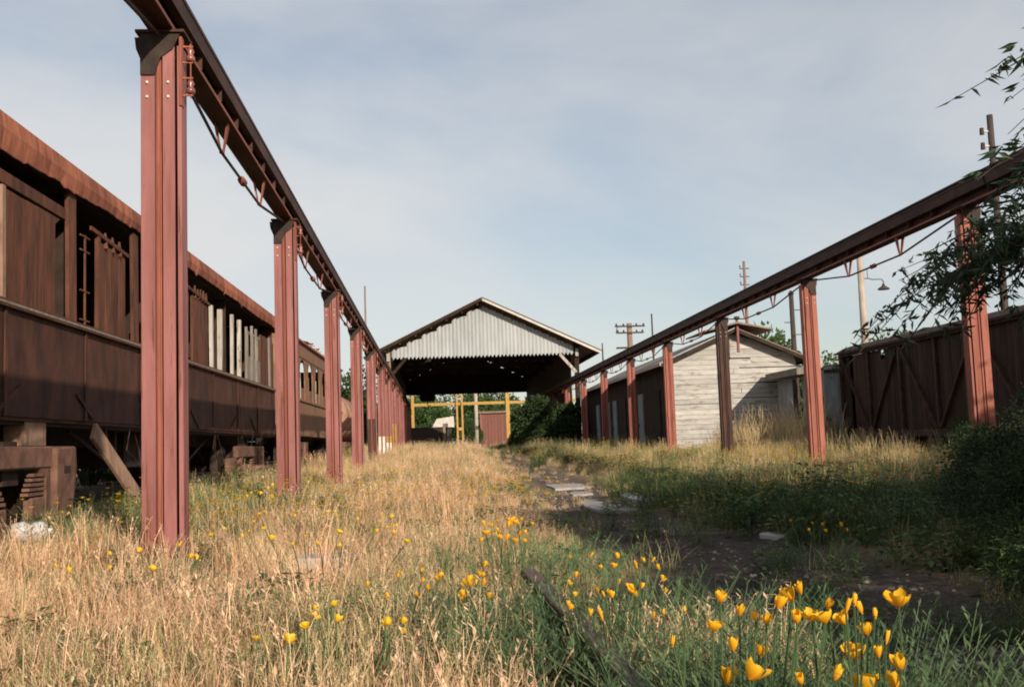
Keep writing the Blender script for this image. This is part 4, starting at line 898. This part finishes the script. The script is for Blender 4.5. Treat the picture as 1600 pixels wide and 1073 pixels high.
# taller weeds along the wall line, beside the carriage and in the tree shade
for i in range(520):
    x = R.uniform(7.5, 11.6); y = R.uniform(14, 34)
    if not blocked(x, y) and inview(x, y): put('weed' if R.random() < .6 else 'tall', x, y, (.8 if x > 8.6 else .5)*R.uniform(.6, 1.2), 3)
for i in range(170):
    y = R.uniform(7, 45); x = TX(y)+R.uniform(.05, .9)
    if not (8.5 < y < 10.6 and x > -4): put('weed' if R.random() < .4 else 'green', x, y, R.uniform(.6, 1.1), 3)
for i in range(420):
    x = R.uniform(2.6, 8); y = R.uniform(4.5, 15)
    if inview(x, y) and path_d(x, y) > 1.2: put('weed', x, y, R.uniform(.35, .75), 3)
for (a, b, r_, n) in ((3.0, 13.3, .9, 30), (2.6, 11.9, .5, 14), (3.4, 16.5, .8, 16), (4.2, 24, 1.2, 20), (3.2, 28, .8, 16), (4.9, 36, 1.6, 40), (3.4, 42, 1.2, 24), (.2, 47, 1, 14), (9.6, 29, 1.3, 30)):
    for i in range(n): put('weed', a+R.gauss(0, r_*.5), b+R.gauss(0, r_*.7), R.uniform(.45, .85), 3)
for i in range(150):
    x = R.uniform(9.2, 11.4); y = R.uniform(30, 34.3); put('weed' if R.random() < .3 else 'tall', x, y, R.uniform(1.2, 2.0)*(1 if x > 10 else .7), 3)
for i in range(420):
    x = R.uniform(1.9, 4.8); y = R.uniform(3.4, 10.5)
    if inview(x, y) and path_d(x, y) > .8: put('weed' if R.random() < .6 else 'green', x, y, R.uniform(.45, .95), 3)
for i in range(200):
    x = R.uniform(4.5, 9.5); y = R.uniform(14, 30)
    if inview(x, y): put('weed', x, y, R.uniform(.35, .7), 3)
# little yellow flowers over the sward
for i in range(900):
    x = R.uniform(-4, 9); y = 8+30*R.random()**1.4
    if inview(x, y) and not blocked(x, y) and path_d(x, y) > 1.1 and vn(x*.5, y*.3, 21) > .5: lists['yel'].append((x, y, ter(x, y), R.uniform(0, 6), R.uniform(.7, 1.2), 0 if R.random() < .75 else 1))
for (a, b, r_, n, ix) in ((6.5, 20, 2.2, 60, 0), (6.0, 25, 2.2, 50, 0), (4.7, 14.8, 1.2, 60, 0), (4.3, 11.6, 1.2, 26, 2), (5.0, 13.2, 1.6, 20, 2), (4.0, 27, 2.0, 60, 0), (3.3, 17.3, .6, 20, 0), (-2.2, 19, 1.2, 14, 0), (3, 9.5, .8, 10, 1), (-.8, 9, 1.4, 14, 1), (-2.2, 8.2, .8, 7, 1)):
    for i in range(n):
        x, y = a+R.gauss(0, r_*.6), b+R.gauss(0, r_*.6); lists['yel'].append((x, y, ter(x, y), R.uniform(0, 6), R.uniform(.6, 1.2), ix))
dock = []
for i in range(1500):
    y = 2.5+22*R.random()**1.6; x = R.uniform(-5, 7); kk = R.randrange(3)
    if kk == 0 and (y < 5.5 or x > .6): continue
    if inview(x, y) and not blocked(x, y) and path_d(x, y) > .9 and vn(x*.9, y*.7, 61) > .45: dock.append((x, y, ter(x, y)-.005, R.uniform(0, 6), R.uniform(.6, 1.1), kk))
peb = []
for i in range(6000):
    y = 3.5+26*R.random()**1.7; x = pathx(y)+R.gauss(0, .6)
    peb.append((x, y, ter(x, y)+.002, R.uniform(0, 6), R.uniform(.2, 1.0)**1.6*.8, 1 if R.random() < .8 else 0))
scatter('dead_stalks', P_dock, dock, 'brown dead stalks and low leaf rosettes among the grass', 'weeds')
scatter('gravel', P_peb, peb, 'loose gravel and grit along the bare path', 'gravel')
scatter('dry_grass', P_dry, lists['dry'], 'matted tan dry grass covering the foreground', 'grass')
scatter('straw_grass', P_straw, lists['straw'], 'pale straw coloured grass with seed heads', 'grass')
scatter('tall_grass', P_tall, lists['tall'], 'tall pale oat grass along the right side', 'grass')
scatter('green_grass', P_green, lists['green'], 'green grass growing in patches through the straw', 'grass')
scatter('weeds', P_weed, lists['weed'], 'dark green leafy weeds along the path and walls', 'weeds')
scatter('wildflowers', P_yel, lists['yel'], 'tiny yellow wildflowers dotted through the grass', 'wildflowers')

# ------------------------------------------------------------------ poppies
def petal_mesh(name, openness, s=.0135, mat='petal', seed=0):
    m = MB(); rp = random.Random(seed)
    for k in range(4):
        a0 = math.pi/2*k+(.2 if k % 2 else 0)+rp.uniform(-.2, .2); n = 4; op = openness*rp.uniform(.7, 1.35); hh = rp.uniform(.82, 1.12); ph = rp.uniform(0, 6)
        vs = []
        rr = .9 if k % 2 else 1.0
        for j in range(n+1):
            v = j/n; r_ = s*rr*(.14+op*math.sin(v*1.75)**.8); z = s*2.1*v*hh*(1-.2*op*v)
            for i in range(n+1):
                u = (i/n-.5)*2; a = a0+u*(.95-.15*v)
                e = 1-.10*u*u*v+.07*v*math.sin(i*2.3+ph)+.05*v*math.sin(i*1.1+ph*2)
                vs.append((r_*math.cos(a)*e, r_*math.sin(a)*e, z*e))
        b = len(m.v)
        for j in range(n+1):
            for i in range(n+1): m.v.append(vs[j*(n+1)+i]); m.t.append(min(1, .1+.9*j/n))
        m.f += [(b+j*(n+1)+i, b+j*(n+1)+i+1, b+(j+1)*(n+1)+i+1, b+(j+1)*(n+1)+i) for j in range(n) for i in range(n)]
    return m.mesh(name, mat, smooth=True, fix=False)
PMV = [[petal_mesh('poppy_flower', op, seed=int(op*100)+q) for q in range(5)] for op in (1.15, .75, .5, .22)]
PMY = [[petal_mesh('poppy_flower', op, mat='petal_yellow', seed=int(op*100)+q) for q in range(4)] for op in (1.25, .85, .55, .25)]
def clump(label, cx, cy, fl, spread, leaves, lh, group='poppy clumps', pm=None):
    """fl: list of (x, y, z, kind, scale)"""
    z0 = ter(cx, cy); t = empty('poppy_clump', (cx, cy, z0), 0, label, 'poppies', group)
    m = MB()
    if leaves:
        f = feather(leaves, spread, lh*.45, lh, .0036, nk=15); m.v += f.v; m.f += f.f; m.t += f.t
    for (x, y, z, k, s) in fl:
        b = Vector(((x-cx)*.7+R.uniform(-.03, .03), (y-cy)*.7+R.uniform(-.03, .03), 0)); e = Vector((x-cx, y-cy, z-z0)); md = (b+e)/2+Vector((R.uniform(-.015, .015), R.uniform(-.015, .015), .03))
        m.path([b, md, e+Vector((0, 0, .006))], [.0028, .0024, .002], 4, .6, cap=False)
    m.build('foliage', 'poppy_leaf', t, fix=False)
    for (x, y, z, k, s) in fl:
        link('flower', R.choice((pm or PMV)[k]), t, (x-cx, y-cy, z-z0), (R.uniform(-.6, .6), R.uniform(-.6, .6), R.uniform(0, 6.28)), (s*R.uniform(.85, 1.1), s*R.uniform(.85, 1.1), s*R.uniform(.85, 1.05)))
def from_px(lst, zf, sp=1):
    res = []
    for (px, py, k, s) in lst:
        z = zf(px, py); p = atz(px, py, z); res.append((p.x, p.y, p.z-.015*s, k, s*R.uniform(.9, 1.1)))
    return res
fg = [(1125, 928, 1, 1.0), (1155, 950, 2, .9), (1181, 960, 2, .8), (1197, 962, 1, .9), (1214, 936, 1, 1.1), (1238, 924, 1, 1.15), (1251, 916, 2, .9), (1245, 960, 2, 1), (1268, 956, 0, 1.15), (1290, 957, 0, 1.2), (1291, 941, 2, .8),
      (1321, 944, 3, 1), (1320, 960, 1, 1.1), (1334, 935, 3, .9), (1347, 948, 2, .8), (1367, 955, 3, .9), (1403, 932, 0, 1.15), (1355, 976, 1, 1.2), (1114, 973, 0, 1.05), (1145, 1003, 2, 1), (1186, 1009, 1, 1.15), (1338, 1012, 0, 1.35), (1372, 1013, 2, 1.0),
      (1408, 1029, 1, 1.2), (1135, 1050, 1, 1.35), (1169, 1042, 0, 1.45), (1303, 1047, 2, 1.1), (1252, 1055, 2, 1.0), (1356, 1064, 0, 1.4), (1398, 1058, 1, 1.3), (1384, 995, 3, .8), (1070, 950, 3, .7), (1050, 1000, 3, .8)]
F = from_px(fg, lambda x, y: .47-.0011*(y-910)+.01*math.sin(x))
near = [f for f in F if f[0] > .70]; near2 = [f for f in F if f[0] <= .70]
clump('big foreground clump of orange poppies with blue-green leaves at the shade edge', .88, 2.25, near, .27, 480, .45)
clump('foreground clump of orange poppies between the rail and the biggest poppy clump', .60, 2.35, near2, .22, 220, .40)
def rnd_cl(label, px0, px1, py0, py1, n, ks, sc_, leaves, spread, lh, z=.24, yel=False):
    sc_ *= .82
    lst = [(R.uniform(px0, px1), R.uniform(py0, py1), R.choice(ks), sc_*R.uniform(.8, 1.15)) for i in range(n)]
    f = from_px(lst, lambda x, y: z+R.uniform(-.05, .05)); cx = sum(q[0] for q in f)/n; cy = sum(q[1] for q in f)/n
    clump(label, cx, cy, f, spread, leaves, lh, pm=PMY if yel else None)
rnd_cl('dense green clump of small poppies behind the end of the rail', 880, 1045, 855, 960, 30, (1, 2, 3), 1.15, 420, .62, .33, .29)
rnd_cl('low clump of orange poppies beside the grey-white rock', 715, 765, 880, 935, 16, (0, 1, 2), 1.25, 190, .38, .24, .25)
rnd_cl('leafy poppy clump with few flowers left of the rock', 560, 690, 888, 935, 10, (1, 2), 1.15, 220, .45, .24, .25)
rnd_cl('orange poppy clump at the edge of the tree shade', 745, 835, 808, 845, 22, (0, 1, 2), 1.5, 200, .6, .3, .32)
rnd_cl('small group of yellow-orange poppies around the rail stub', 475, 535, 940, 990, 8, (0, 0, 1), 1.05, 80, .22, .2, .24, yel=True)
rnd_cl('pair of low poppies in front of the rail stub', 392, 458, 990, 1000, 3, (0,), 1.1, 30, .12, .17, .22, yel=True)
rnd_cl('few low poppies between rail and rail stub', 585, 632, 962, 988, 5, (0, 0, 1), 1.0, 30, .14, .18, .22, yel=True)
rnd_cl('scattered small poppies at the foot of the tall red column', 80, 320, 840, 890, 11, (0, 1, 2), 1.15, 40, .5, .2, .24, yel=True)
rnd_cl('poppies in the green grass beside the carriage windows', 378, 428, 748, 775, 9, (0, 1, 2), 1.8, 120, .7, .3, .38, yel=True)
rnd_cl('loose poppies in dry grass between the columns and path', 330, 640, 785, 850, 30, (0, 1, 2), 1.15, 40, .6, .18, .3, yel=True)
rnd_cl('poppy buds in the shade beside the path', 1150, 1330, 805, 830, 7, (1, 2), 1.2, 40, .4, .22, .2)

# ------------------------------------------------------------------ trees
def leaf(m, p, d, l_, w_, t, up=None):
    d = d.normalized(); s = d.cross(Vector((R.uniform(-1, 1), R.uniform(-1, 1), R.uniform(-.3, 1)))); s = s.normalized()*w_ if s.length > 1e-6 else Vector((w_, 0, 0))
    nn = d.cross(s).normalized()*w_*.45
    m.add([p, p+d*l_*.42+s+nn, p+d*l_*1.0-nn*.8, p+d*l_*.42-s+nn, p+d*l_*.5-nn*.4], [(0, 1, 2, 4), (0, 4, 2, 3)], t)
def willow(h_, rad_, nl, per, seed, droop=.8, leafl=.10, zlow=.25, zr=(.18, .58), rr_=(.05, .42)):
    """returns (trunk mesh, crown mesh): several limbs with drooping twigs of narrow leaves"""
    global R
    keep = R; R = random.Random(seed); tr = MB(); cw = MB()
    top = Vector((.2, .1, h_*.6)); tr.path([(0, 0, -.3), (.05, .02, h_*.25), (.12, .0, h_*.45), top], [.17, .13, .10, .06], 9)
    for i in range(nl):
        a = 6.283*i/nl+R.uniform(-.3, .3); z0 = h_*R.uniform(*zr); b = Vector((.1, .02, z0)); rr = rad_*R.uniform(.55, 1.0); rise = h_*R.uniform(*rr_)
        pts = []; 
        for u in (0, .25, .5, .75, 1.0): pts.append(b+Vector((math.cos(a)*rr*u, math.sin(a)*rr*u, rise*math.sin(u*2.2)-droop*u*u*R.uniform(.2, .5))))
        tr.path(pts, [.045, .035, .025, .015, .008], 5)
        for k in range(per):
            u = R.uniform(.2, 1.0); j = min(3, int(u*4)); v = u*4-j; q = pts[j].lerp(pts[j+1], v)
            az = a+R.uniform(-1.5, 1.5); l2 = R.uniform(.4, 1.0); dd = Vector((math.cos(az), math.sin(az), R.uniform(-.1, .6))); tw = []
            for s in range(6):
                f = s/5; tw.append(q+dd*l2*f+Vector((0, 0, -droop*f*f*l2*R.uniform(.7, 1.0))))
            tr.path([tw[0], tw[2], tw[5]], [.007, .005, .002], 3, cap=False)
            for s in range(26):
                f = R.random()**.8; ii = min(4, int(f*5)); p = tw[ii].lerp(tw[ii+1], f*5-ii)
                if p.z < zlow: continue
                az2 = R.uniform(0, 6.283); leaf(cw, p, Vector((math.cos(az2), math.sin(az2), R.uniform(-1.6, .1))), leafl*R.uniform(.6, 1.25), leafl*.12, R.random())
    R = keep; return tr.mesh('trunk', 'bark', True, False), cw.mesh('crown', 'willow_leaf', False, False)
def tree_obj(name, meshes, loc, rz, s, label, cat, group):
    t = empty(name, loc, rz, label, cat, group); t.scale = s if hasattr(s, '__len__') else (s, s, s); link('trunk', meshes[0], t); link('crown', meshes[1], t); return t
WA = willow(3.9, 2.5, 22, 46, 11, zr=(.2, .5), rr_=(.08, .40)); WB = willow(5.2, 2.9, 24, 66, 12, leafl=.12)
tree_obj('willow_tree', WA, (5.52, 5.6, ter(5.52, 5.6)), 2.3, 1.0, 'drooping narrow-leaved tree overhanging the right girder', 'tree', None)
tree_obj('willow_tree', WB, (6.6, 1.0, 0), 1.7, 1.0, 'narrow-leaved tree standing to the right of the poppies', 'tree', None)
tree_obj('willow_tree', WB, (5.7, -1.5, 0), 3.0, .8, 'small narrow-leaved tree behind the biggest poppy clump', 'tree', None)
tree_obj('willow_tree', WB, (9.2, 5.2, 0), 4.1, .95, 'narrow-leaved tree growing outside the right runway', 'tree', None)
tree_obj('willow_tree', WB, (12.6, 7.2, 0), 2.6, 1.1, 'narrow-leaved tree standing well right of the runway, before the wagon', 'tree', None)
tree_obj('willow_tree', WB, (11.0, 3.4, 0), 5.2, 1.0, 'narrow-leaved tree behind the one outside the right runway', 'tree', None)
def bushm(h_, rad_, n, ll, wr, mat, seed, lobes=9):
    global R
    keep = R; R = random.Random(seed); tr = MB(); cw = MB(); lb = []
    for i in range(lobes):
        a = R.uniform(0, 6.283); r_ = rad_*R.uniform(.1, .75); z = h_*R.uniform(.25, .85); lb.append((Vector((r_*math.cos(a), r_*math.sin(a), z)), rad_*R.uniform(.28, .5)))
        c = lb[-1][0]; tr.path([(0, 0, -.15), c*.5+Vector((0, 0, .05)), c], [.035*h_, .02*h_, .006*h_], 5, cap=False)
    for i in range(n):
        c, r_ = R.choice(lb); d = Vector((R.gauss(0, 1), R.gauss(0, 1), R.gauss(0, 1))).normalized(); p = c+d*r_*R.uniform(.45, 1.08)
        if p.z < .02: p.z = R.uniform(.02, .2)
        leaf(cw, p, d+Vector((R.uniform(-.8, .8), R.uniform(-.8, .8), R.uniform(-.9, .4))), ll*R.uniform(.6, 1.3), ll*wr, R.random())
    R = keep; return tr.mesh('stem', 'bark', True, False), cw.mesh('foliage', mat, False, False)
TS = bushm(2.9, 1.15, 12000, .12, .2, 'willow_leaf', 27, 14)
SB = [bushm(1.0, .75, 9000, .05, .2, 'vine_leaf', 21, 16), bushm(.8, .9, 9000, .045, .18, 'vine_leaf', 22, 18)]
def bush_obj(name, meshes, loc, rz, s, label, cat, group):
    t = empty(name, loc, rz, label, cat, group); t.scale = (s, s, s); link('stem', meshes[0], t); link('foliage', meshes[1], t); return t
bush_obj('tall_shrub', TS, (4.5, -1.8, 0), 0, 1.0, 'tall dense shrub standing by the trees behind the poppies', 'shrub', None)
bush_obj('tall_shrub', TS, (5.6, 3.6, 0), 2.0, 1.15, 'tall dense shrub under the drooping tree at the runway edge', 'shrub', None)
for i, (x, y, s, lab) in enumerate(((3.1, 5.3, .6, 'low dark shrub under the drooping tree, beside the white slab'), (3.6, 6.4, .6, None), (4.4, 8.0, .65, None), (5.5, 10.0, .8, None), (6.5, 12.2, .7, 'dark shrub at the foot of the leaf-covered column'),
                                     (2.6, 4.1, .45, None), (2.15, 3.15, .4, 'smallest dark shrub in the shade near the big poppy clump'), (5.0, 6.9, .7, None), (7.6, 10.6, .85, None), (8.9, 13.2, .9, None), (8.4, 16.0, .7, 'dark shrub between the right columns and the wagon'), (10.3, 16.5, 1.4, 'largest dark shrub, against the side of the goods wagon'), (10.6, 20.5, .8, 'dark shrub among weeds against the wagon boards'))):
    bush_obj('shrub', SB[i % 2], (x, y, ter(x, y)), i*1.3, s, lab or 'dark leafy shrub growing in the deep shade under the narrow-leaved trees', 'shrub', None if lab else 'shrubs in the tree shade')
for i in range(9):  # dark shrubs added to block the bright view under the carriage
    bush_obj('shrub', SB[i % 2], (-7.9-.3*(i % 2), 9.5+i*2.6, ter(-8, 9.5+i*2.6)), i*1.1, 1.7, 'added dark shrub blocking the lit ground behind the wheels of the wrecked carriage', 'shrub', 'added shrubs behind the carriage')
# far broadleaf trees
TB = [bushm(7, 3.2, 7000, .34, .32, 'tree_leaf', 31, 16), bushm(6, 3.6, 7000, .36, .32, 'tree_leaf', 32, 16)]
def ftree(px, Y, s, label, k, py=690):
    p = aty(px, py, Y); t = empty('broadleaf_tree', (p.x, Y, ter(p.x, Y)), k*1.9, label, 'tree', None); t.scale = (s, s, s); link('trunk', TB[k % 2][0], t); link('crown', TB[k % 2][1], t); return t
ftree(1218, 66, .95, 'round green tree behind the lean-to roof, beside the dark pole', 0); ftree(1282, 66, .82, 'round green tree behind the end of the dark wagon', 1)
ftree(1425, 42, .62, 'green tree top showing over the dark wagon roof', 2); ftree(1480, 44, .62, 'green tree behind the dark wagon near the tall pole', 3)
ftree(546, 85, .9, 'green tree behind the rusty tank wagon', 4); ftree(520, 95, 1.0, 'green tree showing behind the tan carriage roof', 5)
for i, px in enumerate((600, 632, 660, 690, 735, 765, 800, 835)):
    ftree(px, 138+(i*7) % 17, 1.0+.1*(i % 3), 'green broadleaf tree in the row beyond the yellow gantry', 6+i)['group'] = 'trees beyond the gantry'
ftree(736, 117, .45, 'small leafy tree between the yellow gantry post and red hut', 20); ftree(665, 112, .42, 'bushy small tree in front of the pale roofed hut', 21)
for i in range(34):
    x = -190+i*12+R.uniform(-4, 4)
    if -20 < x < 34: continue
    t = empty('broadleaf_tree', (x, 150+R.uniform(-15, 15), .5), i, 'distant broadleaf tree in the line beyond the yard', 'tree', 'distant tree line'); s = R.uniform(.8, 1.4); t.scale = (s, s, s); link('trunk', TB[i % 2][0], t); link('crown', TB[i % 2][1], t)
# vine mass on the right of the shed mouth
VM = [bushm(2.9, 1.5, 6500, .16, .36, 'vine_leaf', 41, 12), bushm(2.2, 1.3, 5000, .15, .36, 'vine_leaf', 42, 10)]
for i, (px, Y, s) in enumerate(((842, 53, .95), (864, 54, 1.0), (826, 54, .7), (884, 55, 1.0), (812, 55, .42))):
    p = aty(px, 700, Y); bush_obj('creeper', VM[i % 2], (p.x, Y, ter(p.x, Y)), i*2.1, s, 'dark creeper mound smothering the right side of the open shed mouth', 'creeper', 'creepers at the shed mouth')
